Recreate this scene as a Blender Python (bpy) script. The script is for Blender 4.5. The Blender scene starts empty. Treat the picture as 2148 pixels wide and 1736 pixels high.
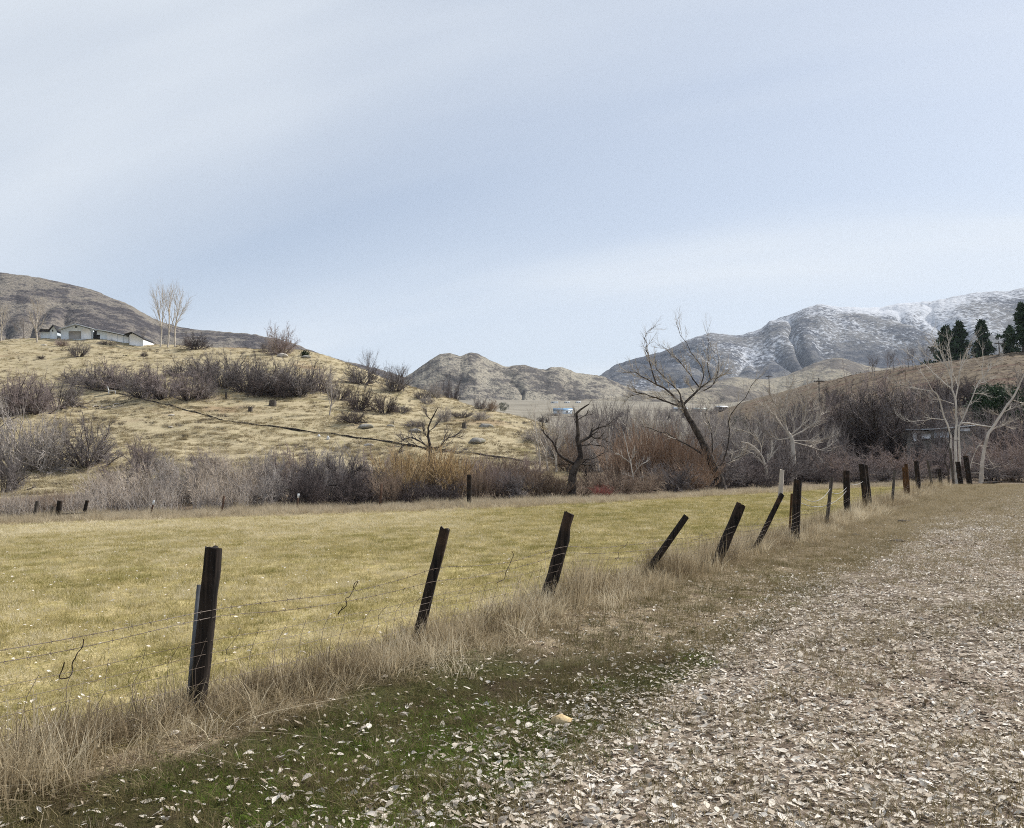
import bpy, math, random
import numpy as np

# ------------------------------------------------------------------ camera, sky, sun, exposure
W, H, F = 2147.0, 1736.0, 1787.0                 # pixel frame used for reading the photograph
CX, CY, EYE = W / 2, H / 2, 1.65
PITCH = math.atan((1010 - CY) / F)
SUN_AZ, SUN_EL = math.radians(58), math.radians(44)   # azimuth to the right of the view direction

sc = bpy.context.scene
cam = bpy.data.objects.new('camera', bpy.data.cameras.new('camera'))
sc.collection.objects.link(cam)
cam.location = (0, 0, EYE)
cam.rotation_euler = (math.pi / 2 + PITCH, 0, 0)
cam.data.sensor_fit = 'HORIZONTAL'
cam.data.sensor_width = 36
cam.data.lens = 36 * F / W
cam.data.clip_start = 0.05
cam.data.clip_end = 30000
sc.camera = cam

wd = bpy.data.worlds.new('World')
sc.world = wd
wd.use_nodes = True
wn, wl = wd.node_tree.nodes, wd.node_tree.links
wn.clear()
def wnode(t, **kw):
    n = wn.new(t)
    for k, v in kw.items():
        setattr(n, k, v)
    return n
w_out = wnode('ShaderNodeOutputWorld')
w_bg = wnode('ShaderNodeBackground')
w_bg.inputs['Strength'].default_value = 0.094
w_sky = wnode('ShaderNodeTexSky', sky_type='NISHITA', sun_disc=False, sun_elevation=SUN_EL, sun_rotation=SUN_AZ,
              altitude=800, air_density=1.0, dust_density=1.5, ozone_density=1.5)
w_tc = wnode('ShaderNodeTexCoord')
w_sep = wnode('ShaderNodeSeparateXYZ')
wl.new(w_tc.outputs['Generated'], w_sep.inputs[0])
def wmath(op, a, b=0.0):
    n = wnode('ShaderNodeMath', operation=op)
    for i, s in enumerate((a, b)):
        if isinstance(s, (int, float)):
            n.inputs[i].default_value = s
        else:
            wl.new(s, n.inputs[i])
    return n.outputs[0]
w_den = wmath('ADD', wmath('MAXIMUM', w_sep.outputs[2], 0.0), 0.28)      # project the view on a high cloud sheet
w_cmb = wnode('ShaderNodeCombineXYZ')
wl.new(wmath('DIVIDE', w_sep.outputs[0], w_den), w_cmb.inputs[0])
wl.new(wmath('DIVIDE', w_sep.outputs[1], w_den), w_cmb.inputs[1])
def wcloud(rot, sx, sy, scale, detail, lo, hi, off):
    dx, dy = math.cos(math.radians(rot)), math.sin(math.radians(rot))
    def dot(v):
        n = wnode('ShaderNodeVectorMath', operation='DOT_PRODUCT')
        n.inputs[1].default_value = v
        wl.new(w_cmb.outputs[0], n.inputs[0])
        return n.outputs['Value']
    m = wnode('ShaderNodeCombineXYZ')              # streaks drawn out along one wind direction
    wl.new(wmath('ADD', wmath('MULTIPLY', dot((dx, dy, 0)), sx), off[0]), m.inputs[0])
    wl.new(wmath('ADD', wmath('MULTIPLY', dot((-dy, dx, 0)), sy), off[1]), m.inputs[1])
    n = wnode('ShaderNodeTexNoise')
    n.inputs['Scale'].default_value = scale
    n.inputs['Detail'].default_value = detail
    n.inputs['Roughness'].default_value = 0.42
    n.inputs['Distortion'].default_value = 0.25
    wl.new(m.outputs[0], n.inputs['Vector'])
    r = wnode('ShaderNodeMapRange', interpolation_type='SMOOTHSTEP')
    r.inputs[1].default_value = lo
    r.inputs[2].default_value = hi
    wl.new(n.outputs['Fac'], r.inputs[0])
    return r.outputs[0]
w_c1 = wcloud(152, 0.34, 1.1, 0.9, 2.5, 0.28, 0.72, (3.1, 1.7, 0))
w_c2 = wcloud(160, 0.40, 1.7, 1.5, 4.0, 0.40, 0.76, (7.3, 4.2, 0))
w_f = wmath('ADD', wmath('ADD', wmath('MULTIPLY', w_c1, 0.42), wmath('MULTIPLY', w_c2, 0.30)), 0.32)
w_mix = wnode('ShaderNodeMix', data_type='RGBA')
wl.new(w_f, w_mix.inputs['Factor'])
wl.new(w_sky.outputs[0], w_mix.inputs['A'])
w_mix.inputs['B'].default_value = (6.85, 7.3, 7.8, 1)
wl.new(w_mix.outputs['Result'], w_bg.inputs['Color'])
wl.new(w_bg.outputs[0], w_out.inputs[0])

sun = bpy.data.objects.new('sun', bpy.data.lights.new('sun', 'SUN'))
sc.collection.objects.link(sun)
sun.data.energy = 4.9
sun.data.angle = math.radians(1.2)
sun.data.color = (1.0, 0.955, 0.89)
sun.location = (60, 40, 120)
sun.rotation_euler = (math.pi / 2 - SUN_EL, 0, math.pi - SUN_AZ)

sc.view_settings.view_transform = 'Standard'
sc.view_settings.look = 'None'
sc.view_settings.exposure = 0.32
sc.view_settings.gamma = 1.0
sc.view_settings.use_curve_mapping = False
sc.render.engine = 'CYCLES'
sc.cycles.use_denoising = False
sc.cycles.denoiser = 'OPENIMAGEDENOISE'
sc.cycles.denoising_input_passes = 'RGB_ALBEDO_NORMAL'
sc.cycles.denoising_prefilter = 'ACCURATE'
sc.cycles.max_bounces = 5
sc.cycles.diffuse_bounces = 2
sc.cycles.filter_width = 1.0
sc.cycles.glossy_bounces = 1
sc.cycles.transmission_bounces = 2
sc.cycles.volume_bounces = 0
sc.cycles.transparent_max_bounces = 4
sc.cycles.sample_clamp_indirect = 2

# ------------------------------------------------------------------ pixels to directions
cP, sP = math.cos(PITCH), math.sin(PITCH)
def ray(px, py):
    a, b = (px - CX) / F, (CY - py) / F
    return a, cP - b * sP, sP + b * cP
def P(px, py, d):
    a, b, c = ray(px, py)
    t = d / b
    return np.array((a * t, d, EYE + c * t))
def crop(x0, y0, s):
    return lambda x, y: ((x0 + s * x) * W / 2850, (y0 + s * y) * W / 2850)
c1 = crop(0, 740, 720 / 1689); c2 = crop(700, 900, 720 / 2148); c3 = crop(1400, 860, 750 / 2148)
c4 = crop(2100, 780, 750 / 1915); c5 = crop(0, 1400, 950 / 1824); c6 = crop(950, 1380, 950 / 1785)
c7 = crop(0, 780, 440 / 2148); c8 = crop(1900, 1250, 950 / 2148); c9 = crop(2450, 1050, 400 / 1877)
c10 = crop(500, 1480, 800 / 2148)

# ------------------------------------------------------------------ numpy noise
def _hash(i, j, s):
    h = (i.astype(np.int64) * 374761393 + j.astype(np.int64) * 668265263 + s * 974634677) & 0xFFFFFFFF
    h = ((h ^ (h >> 13)) * 1274126177) & 0xFFFFFFFF
    h = h ^ (h >> 16)
    return (h & 0xFFFFFF) / float(0xFFFFFF)
def vnoise(x, y, s=0):
    x, y = np.asarray(x, float), np.asarray(y, float)
    i, j = np.floor(x), np.floor(y)
    fx, fy = x - i, y - j
    fx, fy = fx * fx * (3 - 2 * fx), fy * fy * (3 - 2 * fy)
    a, b = _hash(i, j, s), _hash(i + 1, j, s)
    c, d = _hash(i, j + 1, s), _hash(i + 1, j + 1, s)
    return (a + (b - a) * fx) * (1 - fy) + (c + (d - c) * fx) * fy
def fbm(x, y, o=4, s=0):
    v, amp, tot = 0, 1.0, 0
    for k in range(o):
        v = v + amp * (vnoise(x * 2 ** k, y * 2 ** k, s + k) - 0.5)
        tot += amp
        amp *= 0.5
    return v / tot * 2
def ss(a, b, x):
    t = np.clip((np.asarray(x, float) - a) / (b - a), 0, 1)
    return t * t * (3 - 2 * t)

# ------------------------------------------------------------------ the lie of the land
def xf(y):                                        # the roadside fence runs straight away to the right
    return -5.6 + 0.59 * np.asarray(y, float)
def zn(x, y):
    x, y = np.asarray(x, float), np.asarray(y, float)
    zf = np.interp(y, [-60, 3, 6, 10, 20, 31, 41, 60, 80], [0, 0, 0, .13, .24, .44, .76, 1.22, 1.5])
    dx = np.clip(x - xf(y), -60, 25)
    s = np.where(dx < 0, 0.024, 0.012) * np.clip(y / 40, 0, 1)
    z = zf + s * dx
    swale = -0.05 * np.exp(-((dx - 1.6) / 0.9) ** 2) * (y < 40) + 0.05 * np.exp(-(dx / 0.5) ** 2)
    return z + swale
_eu = (np.array([-3000, 0, 600, 1073, 1300, 1640, 1850, 2147, 4000]) - CX) / F
_ed = np.array([36, 40, 43, 46, 50, 60, 70, 76, 80.0])
def edge(u):
    return np.interp(u, _eu, _ed)
COLS = [
    (-2500, [(55, 1045), (70, 990), (90, 900), (110, 840), (140, 765), (170, 715), (190, 690), (230, 690), (400, 720), (2500, 800)]),
    (0,    [(55, 1045), (70, 990), (90, 905), (110, 850), (140, 780), (170, 738), (190, 716), (215, 716), (400, 745), (2500, 800)]),
    (170,  [(55, 1042), (70, 988), (90, 905), (110, 850), (140, 780), (170, 734), (188, 711), (215, 713), (400, 750), (2500, 805)]),
    (300,  [(55, 1040), (70, 985), (90, 905), (110, 850), (140, 782), (170, 742), (190, 723), (215, 725), (400, 760), (2500, 810)]),
    (600,  [(55, 1035), (70, 985), (90, 910), (110, 856), (140, 785), (165, 748), (185, 731), (215, 745), (400, 800), (2500, 820)]),
    (660,  [(55, 1035), (70, 985), (90, 912), (110, 860), (140, 790), (160, 757), (175, 742), (215, 765), (400, 815), (2500, 825)]),
    (750,  [(58, 1030), (72, 985), (90, 917), (110, 868), (140, 805), (165, 765), (200, 785), (400, 830), (2500, 830)]),
    (860,  [(58, 1030), (72, 985), (90, 925), (110, 880), (135, 828), (150, 806), (190, 825), (400, 850), (2500, 830)]),
    (1000, [(60, 1022), (74, 980), (90, 932), (110, 890), (135, 852), (170, 865), (400, 865), (900, 848), (2500, 832)]),
    (1110, [(62, 1018), (75, 985), (92, 938), (115, 895), (135, 880), (200, 890), (300, 884), (530, 866), (900, 848), (1500, 838), (2500, 832)]),
    (1220, [(64, 1015), (78, 990), (100, 958), (140, 930), (200, 908), (300, 888), (530, 866), (900, 848), (1500, 838), (2500, 832)]),
    (1400, [(66, 1012), (80, 998), (110, 975), (150, 945), (250, 908), (400, 884), (700, 860), (1200, 843), (2500, 832)]),
    (1490, [(70, 1012), (85, 998), (110, 975), (150, 940), (220, 900), (320, 866), (500, 872), (1200, 848), (2500, 832)]),
    (1600, [(72, 1014), (85, 1000), (110, 975), (150, 935), (220, 875), (300, 832), (500, 850), (2500, 832)]),
    (1720, [(75, 1012), (90, 995), (115, 968), (150, 920), (210, 845), (270, 801), (400, 825), (2500, 832)]),
    (1820, [(78, 1010), (92, 992), (115, 960), (150, 905), (200, 828), (250, 778), (400, 815), (2500, 832)]),
    (1920, [(80, 1006), (95, 988), (115, 952), (145, 895), (195, 812), (240, 763), (400, 810), (2500, 832)]),
    (2147, [(82, 1003), (97, 978), (115, 940), (145, 870), (185, 785), (220, 737), (400, 790), (2500, 832)]),
    (4500, [(84, 1000), (97, 970), (115, 920), (145, 830), (185, 740), (220, 690), (400, 750), (2500, 800)]),
]
_LD = np.linspace(math.log(25), math.log(4000), 340)
_cu = np.array([(c[0] - CX) / F for c in COLS])
_raw = []
for cpx, prs in COLS:
    u0 = (cpx - CX) / F
    e0 = float(edge(u0))
    ds = [20, e0] + [q[0] for q in prs]
    zs = [float(zn(u0 * 20, 20)), float(zn(u0 * e0, e0))] + [float(P(CX, q[1], q[0])[2]) for q in prs]
    z = np.interp(np.exp(_LD), ds, zs)
    k = np.exp(-np.linspace(-2, 2, 9) ** 2)
    zp = np.pad(z, 4, mode='edge')
    _raw.append(np.convolve(zp, k / k.sum(), mode='valid'))
_raw = np.array(_raw)
_FU = np.linspace(-1.35, 1.35, 541)
_TAB = np.empty((541, 340))
for i in range(340):                               # piecewise cubic (monotone-ish) across the columns
    t = _raw[:, i]
    m = np.zeros_like(t)
    sec = np.diff(t) / np.diff(_cu)
    m[1:-1] = np.where(sec[:-1] * sec[1:] > 0, 2 * sec[:-1] * sec[1:] / (sec[:-1] + sec[1:] + 1e-12), 0)
    j = np.clip(np.searchsorted(_cu, _FU) - 1, 0, len(_cu) - 2)
    h = _cu[j + 1] - _cu[j]
    q = (_FU - _cu[j]) / h
    _TAB[:, i] = ((2 * q ** 3 - 3 * q ** 2 + 1) * t[j] + (q ** 3 - 2 * q ** 2 + q) * h * m[j]
                  + (-2 * q ** 3 + 3 * q ** 2) * t[j + 1] + (q ** 3 - q ** 2) * h * m[j + 1])
def ground(x, y, rough=True):
    x, y = np.asarray(x, float), np.asarray(y, float)
    ys = np.maximum(y, 1.0)
    u = np.clip(x / ys, -1.34, 1.34)
    fu = (u + 1.35) / 2.7 * 540
    ld = np.log(np.clip(ys, 25.01, 3990))
    fd = (ld - _LD[0]) / (_LD[1] - _LD[0])
    iu, idd = np.clip(fu.astype(int), 0, 539), np.clip(fd.astype(int), 0, 338)
    a, b = fu - iu, fd - idd
    far = (_TAB[iu, idd] * (1 - a) + _TAB[iu + 1, idd] * a) * (1 - b) + (_TAB[iu, idd + 1] * (1 - a) + _TAB[iu + 1, idd + 1] * a) * b
    e = edge(u)
    w = ss(e - 2, e + 5, y)
    z = zn(x, y) * (1 - w) + far * w
    if rough:
        hill = ss(e + 4, e + 30, y) * (1 - ss(260, 600, y))
        z = z + 0.035 * fbm(x * 0.9, y * 0.9, 3, 5) * (1 - w) + 0.02 * fbm(x * 3.5, y * 3.5, 3, 9) * (1 - w)
        z = z + hill * (0.9 * fbm(x / 14, y / 14, 3, 21) + 0.22 * fbm(x / 2.2, y / 2.2, 3, 31))
    return z
def gz(x, y):
    return float(ground(np.array([x]), np.array([y]))[0])
def hit(px, py, d0=3.0, d1=2600.0):
    a, b, c = ray(px, py)
    ys = np.exp(np.linspace(math.log(d0), math.log(d1), 1600))
    t = ys / b
    f = EYE + c * t - ground(a * t, ys)
    k = np.argmax(f < 0) if (f < 0).any() else 1599
    d = ys[k]
    return np.array((a / b * d, d, gz(a / b * d, d)))
def at(px, d):                                     # the ground point in picture column px at depth d
    x = (px - CX) / F * d / cP
    return np.array((x, d, gz(x, d)))
def on_fence(px, py):
    a, b, c = ray(px, py)
    t = -5.6 / (a - 0.59 * b)
    return np.array((a * t, b * t, EYE + c * t))

# ------------------------------------------------------------------ object helpers
col = sc.collection
def mk_mesh(name, verts, faces, mat=None, smooth=False):
    me = bpy.data.meshes.new(name)
    v = np.ascontiguousarray(verts, dtype=np.float32)
    if isinstance(faces, np.ndarray):
        faces = [faces]
    faces = [np.asarray(f, dtype=np.int32) for f in faces if len(f)]
    me.vertices.add(len(v))
    me.vertices.foreach_set('co', v.ravel())
    if faces:
        lv = np.concatenate([f.ravel() for f in faces])
        tot = np.concatenate([np.full(len(f), f.shape[1], np.int32) for f in faces])
        me.loops.add(len(lv))
        me.loops.foreach_set('vertex_index', lv)
        me.polygons.add(len(tot))
        st = np.concatenate(([0], np.cumsum(tot)[:-1])).astype(np.int32)
        me.polygons.foreach_set('loop_start', st)
        me.polygons.foreach_set('loop_total', tot)
        if smooth:
            me.polygons.foreach_set('use_smooth', np.ones(len(tot), bool))
    me.update(calc_edges=True)
    me.validate()
    if mat:
        me.materials.append(mat)
    return me
def link(name, data, parent=None, loc=None):
    o = bpy.data.objects.new(name, data)
    col.objects.link(o)
    if parent:
        o.parent = parent
    if loc is not None:
        o.location = [float(q) for q in loc]
    return o
def tag(o, label=None, cat=None, group=None, kind=None):
    if label: o['label'] = label
    if cat: o['category'] = cat
    if group: o['group'] = group
    if kind: o['kind'] = kind
    return o
class Geo:                                         # collects vertices and faces for one mesh
    def __init__(s):
        s.v, s.f, s.n = [], {3: [], 4: []}, 0
    def add(s, v, *fs):
        v = np.asarray(v, float)
        s.v.append(v)
        for f in fs:
            f = np.asarray(f, int)
            s.f[f.shape[1]].append(f + s.n)
        s.n += len(v)
        return s
    def box(s, lo, hi, rot=None):
        x0, y0, z0 = lo; x1, y1, z1 = hi
        v = np.array([(x0, y0, z0), (x1, y0, z0), (x1, y1, z0), (x0, y1, z0), (x0, y0, z1), (x1, y0, z1), (x1, y1, z1), (x0, y1, z1)], float)
        return s.add(v, [(0, 3, 2, 1), (4, 5, 6, 7), (0, 1, 5, 4), (1, 2, 6, 5), (2, 3, 7, 6), (3, 0, 4, 7)])
    def prism(s, poly, y0, y1):                    # polygon in x,z extruded along y
        n = len(poly)
        v = [(x, y0, z) for x, z in poly] + [(x, y1, z) for x, z in poly]
        s.add(v, [(i, (i + 1) % n, n + (i + 1) % n, n + i) for i in range(n)])
        b = s.n - 2 * n
        tri = [(b, b + i, b + i + 1) for i in range(1, n - 1)] + [(b + n, b + n + i + 1, b + n + i) for i in range(1, n - 1)]
        s.f[3].append(np.array(tri))
        return s
    def tubes(s, pts, rad, k, cap=False):          # pts (N,n,3), rad (N,n)
        pts, rad = np.asarray(pts, float), np.asarray(rad, float)
        N, n, _ = pts.shape
        T = np.gradient(pts, axis=1)
        T /= np.linalg.norm(T, axis=2, keepdims=True) + 1e-9
        mt = np.abs(T.mean(axis=1))
        ref = np.eye(3)[np.argmin(mt, axis=1)][:, None, :]
        U = np.cross(T, np.broadcast_to(ref, T.shape))
        U /= np.linalg.norm(U, axis=2, keepdims=True) + 1e-9
        V = np.cross(T, U)
        an = np.arange(k) * 2 * math.pi / k
        ring = pts[:, :, None, :] + rad[:, :, None, None] * (np.cos(an)[None, None, :, None] * U[:, :, None, :] + np.sin(an)[None, None, :, None] * V[:, :, None, :])
        idx = np.arange(N * n * k).reshape(N, n, k)
        a, b = idx[:, :-1, :], idx[:, 1:, :]
        q = np.stack([a, np.roll(a, -1, 2), np.roll(b, -1, 2), b], -1).reshape(-1, 4)
        s.add(ring.reshape(-1, 3), q)
        if cap:
            base = s.n - N * n * k
            for i in range(N):
                for e in (0, n - 1):
                    r = idx[i, e] + base
                    s.f[3].append(np.array([(r[0], r[j], r[j + 1]) for j in range(1, k - 1)]))
        return s
    def mesh(s, name, mat=None, smooth=False):
        fs = [np.concatenate(s.f[k]) for k in (3, 4) if s.f[k]]
        return mk_mesh(name, np.concatenate(s.v), fs, mat, smooth)
def spline(pts, n):                                # Catmull-Rom through pts, n samples
    p = np.asarray(pts, float)
    if len(p) == 2:
        return p[0] + (p[1] - p[0]) * np.linspace(0, 1, n)[:, None]
    q = np.vstack([2 * p[0] - p[1], p, 2 * p[-1] - p[-2]])
    t = np.linspace(0, len(p) - 1 - 1e-6, n)
    i = t.astype(int)
    f = (t - i)[:, None]
    a, b, c, d = q[i], q[i + 1], q[i + 2], q[i + 3]
    return 0.5 * (2 * b + (c - a) * f + (2 * a - 5 * b + 4 * c - d) * f ** 2 + (3 * b - a - 3 * c + d) * f ** 3)

# ------------------------------------------------------------------ material helpers
class Mat:
    def __init__(s, name, rough=0.9, spec=0.2):
        s.m = bpy.data.materials.new(name)
        s.m.use_nodes = True
        s.t = s.m.node_tree
        s.b = s.t.nodes['Principled BSDF']
        s.b.inputs['Roughness'].default_value = rough
        s.b.inputs['Specular IOR Level'].default_value = spec
        s.tc = None
    def n(s, t, **kw):
        o = s.t.nodes.new(t)
        for k, v in kw.items():
            setattr(o, k, v)
        return o
    def put(s, sock, v):
        if isinstance(v, bpy.types.NodeSocket):
            s.t.links.new(v, sock)
        elif isinstance(v, tuple) and len(v) == 3 and sock.type == 'RGBA':
            sock.default_value = (*v, 1)
        else:
            sock.default_value = v
    def obj(s, scale=None, rot=None):
        if s.tc is None:
            s.tc = s.n('ShaderNodeTexCoord')
        v = s.tc.outputs['Object']
        if scale:
            m = s.n('ShaderNodeMapping')
            m.inputs['Scale'].default_value = scale
            if rot: m.inputs['Rotation'].default_value = rot
            s.put(m.inputs[0], v)
            v = m.outputs[0]
        return v
    def noise(s, scale, detail=3.0, rough=0.55, vec=None, dist=0.0):
        o = s.n('ShaderNodeTexNoise')
        s.put(o.inputs['Vector'], vec if vec is not None else s.obj())
        o.inputs['Scale'].default_value = scale
        o.inputs['Detail'].default_value = detail
        o.inputs['Roughness'].default_value = rough
        o.inputs['Distortion'].default_value = dist
        return o.outputs['Fac']
    def voro(s, scale, vec=None, out='Color'):
        o = s.n('ShaderNodeTexVoronoi')
        s.put(o.inputs['Vector'], vec if vec is not None else s.obj())
        o.inputs['Scale'].default_value = scale
        return o.outputs[out]
    def rng(s, v, a, b, c=0.0, d=1.0, smooth=True):
        o = s.n('ShaderNodeMapRange', interpolation_type='SMOOTHSTEP' if smooth else 'LINEAR')
        for i, q in enumerate((v, a, b, c, d)):
            s.put(o.inputs[i], q)
        return o.outputs[0]
    def math(s, op, a, b=0.0):
        o = s.n('ShaderNodeMath', operation=op)
        s.put(o.inputs[0], a); s.put(o.inputs[1], b)
        return o.outputs[0]
    def mix(s, f, a, b):
        o = s.n('ShaderNodeMix', data_type='RGBA')
        s.put(o.inputs['Factor'], f); s.put(o.inputs['A'], a); s.put(o.inputs['B'], b)
        return o.outputs['Result']
    def attr(s, name, typ='GEOMETRY'):
        return s.n('ShaderNodeAttribute', attribute_name=name, attribute_type=typ)
    def sep(s, c):
        o = s.n('ShaderNodeSeparateColor')
        s.put(o.inputs[0], c)
        return o.outputs
    def col(s, c):
        s.put(s.b.inputs['Base Color'], c)
        return s
    def bump(s, h, strength=0.5, dist=0.05):
        o = s.n('ShaderNodeBump')
        o.inputs['Strength'].default_value = strength
        o.inputs['Distance'].default_value = dist
        s.put(o.inputs['Height'], h)
        s.put(s.b.inputs['Normal'], o.outputs[0])
        return s
    def thin(s, c, f):                             # light passes through thin leaves and blades
        tr = s.n('ShaderNodeBsdfTranslucent')
        s.put(tr.inputs[0], c)
        mx = s.n('ShaderNodeMixShader')
        mx.inputs[0].default_value = f
        s.t.links.new(s.b.outputs[0], mx.inputs[1])
        s.t.links.new(tr.outputs[0], mx.inputs[2])
        s.t.links.new(mx.outputs[0], s.t.nodes['Material Output'].inputs[0])
        return s
def tinted(name, cols, f=0.35, rough=0.8, spec=0.2):      # colour picked by the tint of each scattered piece
    M = Mat(name, rough, spec)
    t = M.attr('tint', 'INSTANCER').outputs['Fac']
    r = M.n('ShaderNodeValToRGB')
    e = r.color_ramp.elements
    while len(e) < len(cols): e.new(0.5)
    for i, c in enumerate(cols):
        e[i].position = i / (len(cols) - 1)
        e[i].color = (*c, 1)
    M.put(r.inputs[0], t)
    M.col(r.outputs[0])
    if f: M.thin(r.outputs[0], f)
    return M.m
def twig_mat(name, a, b, scale=2.0):
    M = Mat(name, 0.85, 0.15)
    return M.col(M.mix(M.rng(M.noise(scale, 3), 0.35, 0.65), a, b)).m
def wood_mat(name, a, b, c):
    M = Mat(name, 0.85, 0.2)
    v = M.obj((30, 30, 1.6))
    n = M.noise(1.0, 5, 0.65, v)
    k = M.noise(2.5, 3)
    cc = M.mix(M.rng(n, 0.35, 0.7), a, b)
    M.col(M.mix(M.rng(k, 0.52, 0.75), cc, c))
    M.bump(n, 0.8, 0.01)
    return M.m

# ------------------------------------------------------------------ materials of the land
def ground_material():
    M = Mat('ground', 0.95, 0.1)
    m1 = M.sep(M.attr('m1').outputs['Color'])
    m1a = M.attr('m1').outputs['Alpha']
    m2 = M.sep(M.attr('m2').outputs['Color'])
    m2a = M.attr('m2').outputs['Alpha']
    nb, nm, nf, nv = M.noise(0.16, 4), M.noise(1.1, 4), M.noise(9, 4), M.noise(60, 3)
    str_ = M.noise(1.0, 5, 0.6, M.obj((0.5, 1.6, 1.0)))
    hm = M.math('ADD', M.math('MULTIPLY', nm, 0.5), M.math('MULTIPLY', nf, 0.5))
    def msk(v, amt=0.5):
        return M.rng(M.math('ADD', v, M.math('MULTIPLY', M.math('SUBTRACT', hm, 0.5), amt)), 0.3, 0.7)
    c = M.mix(M.rng(nf, 0.3, 0.7), (.12, .085, .055), (.33, .265, .175))
    c = M.mix(M.rng(nv, 0.5, 0.75), c, (.42, .36, .26))
    # mown field
    fc = M.mix(M.rng(nb, 0.35, 0.65), (.36, .295, .12), (.30, .265, .10))
    fc = M.mix(M.rng(hm, 0.42, 0.62), fc, (.52, .43, .22))
    fc = M.mix(M.math('MULTIPLY', m2a, 0.8), fc, (.60, .52, .34))
    fc = M.mix(M.rng(nv, 0.45, 0.75, 0, 0.55), fc, (.16, .11, .035))
    c = M.mix(msk(m1[0], 0.2), c, fc)
    # leaf litter
    vc = M.sep(M.voro(17))[0]
    lc = M.mix(vc, (.15, .115, .085), (.52, .45, .37))
    lc = M.mix(M.rng(nf, 0.40, 0.62), lc, (.10, .077, .058))
    lc = M.mix(M.rng(nb, 0.45, 0.7, 0, 0.4), lc, (.30, .22, .17))
    c = M.mix(msk(m1[2]), c, lc)
    # moss and short green grass
    mc = M.mix(M.rng(nv, 0.3, 0.7), (.022, .026, .009), (.085, .085, .028))
    mc = M.mix(M.rng(nm, 0.38, 0.58), mc, (.05, .036, .020))
    c = M.mix(msk(m1[1], 0.7), c, mc)
    # dry hillside
    hc = M.mix(M.rng(nf, 0.3, 0.7), (.31, .255, .15), (.50, .43, .285))
    hc = M.mix(M.rng(str_, 0.50, 0.68, 0, 0.6), hc, (.19, .15, .09))
    hc = M.mix(M.rng(M.noise(0.8, 5, .7, M.obj((1, 2.5, 1))), 0.58, 0.70, 0, 0.8), hc, (.09, .068, .045))
    hc = M.mix(M.rng(M.noise(0.35, 4), 0.55, 0.75, 0, 0.6), hc, (.19, .17, .06))
    hc = M.mix(M.rng(M.noise(0.09, 3), 0.58, 0.75, 0, 0.6), hc, (.21, .125, .07))
    c = M.mix(msk(m1a, 0.3), c, hc)
    # brown slope on the right
    bc = M.mix(M.rng(nm, 0.3, 0.7), (.085, .064, .046), (.20, .16, .105))
    bc = M.mix(M.rng(M.noise(.3, 5, .65, M.obj((.4, 1.5, 1))), 0.48, 0.66, 0, .8), bc, (.06, .043, .033))
    bc = M.mix(M.rng(M.noise(1.0, 4, 0.6, M.obj((0.03, 0.25, 0.2))), 0.5, 0.7, 0, 0.7), bc, (.11, .055, .04))
    c = M.mix(msk(m2[0], 0.3), c, bc)
    vy = M.mix(M.rng(M.noise(0.02, 5), 0.35, 0.65), (.20, .18, .14), (.28, .255, .205))
    vy = M.mix(M.rng(M.noise(0.05, 5, .65), 0.54, 0.68, 0, .7), vy, (.11, .09, .072))
    c = M.mix(msk(m2[1], 0.2), c, vy)
    kc = M.mix(M.rng(nf, 0.35, 0.65), (.075, .055, .042), (.22, .17, .115))
    c = M.mix(msk(m2[2], 0.4), c, kc)
    M.col(c)
    M.bump(M.math('ADD', M.math('MULTIPLY', nf, 0.7), M.math('MULTIPLY', nv, 0.3)), 0.9, 0.05)
    return M.m
MAT_G = ground_material()

# ------------------------------------------------------------------ ground sheet
def masks(x, y):
    ys = np.maximum(y, 0.5)
    u = np.clip(x / ys, -1.4, 1.4)
    px = CX + u * F
    e = edge(u)
    front = y > 2
    p = (x - xf(y)) * 0.86
    inb = np.where(front, 1 - ss(e - 0.8, e + 0.8, y), 1.0)
    field = inb * (1 - ss(-0.1, 0.4, p))
    right = inb * ss(-0.1, 0.4, p)
    pn = p + 0.5 * fbm(x * 0.5, y * 0.5, 3, 77)
    moss = right * ss(0.12, 0.5, pn) * (1 - ss(2.1, 3.0, pn)) * (1 - 0.85 * ss(6.5, 9.5, y)) * (1 - ss(14, 26, y))
    leaf = right * np.clip(ss(1.7, 3.1, pn) * (1 - 0.6 * ss(24, 40, y) * (1 - ss(4, 6, p))), 0, 1)
    out = 1 - inb
    past = ss(150, 215, y) * ss(880, 960, px)
    hill = out * (1 - ss(1080, 1180, px)) * (1 - past)
    brown = out * ss(1440, 1560, px) * (1 - ss(330, 420, y))
    val = out * (1 - ss(1080, 1180, px)) * past + out * ss(1080, 1180, px) * (1 - ss(1440, 1560, px)) * ss(90, 160, y) + out * ss(1440, 1560, px) * ss(330, 420, y)
    bank = out * (1 - ss(e + 8, e + 22, y)) + out * ss(1120, 1250, px) * (1 - ss(100, 135, y))
    fr = field * ss(-14, 0, y - e) * (1 - ss(700, 1400, px)) + field * 0.6 * ss(-3, 0, y - e)
    return (np.stack([field, moss, leaf, np.clip(hill - bank, 0, 1)], -1), np.stack([brown, val, np.clip(bank, 0, 1), fr], -1), p, inb, px, e)
ang = np.radians(np.concatenate([np.arange(-180, -44, 4.0), np.arange(-44, -34, 0.6), np.arange(-34, 34, 0.17), np.arange(34, 44, 0.6), np.arange(44, 181, 4.0)]))
rad = np.concatenate([[0.0], np.exp(np.linspace(math.log(0.6), math.log(3.0), 14))[:-1], np.exp(np.linspace(math.log(3.0), math.log(2600), 360))])
A_, R_ = np.meshgrid(ang, rad)
GX, GY = R_ * np.sin(A_), R_ * np.cos(A_)
GZ = ground(GX, GY)
nR, nA = GX.shape
gv = np.stack([GX, GY, GZ], -1).reshape(-1, 3)
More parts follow.
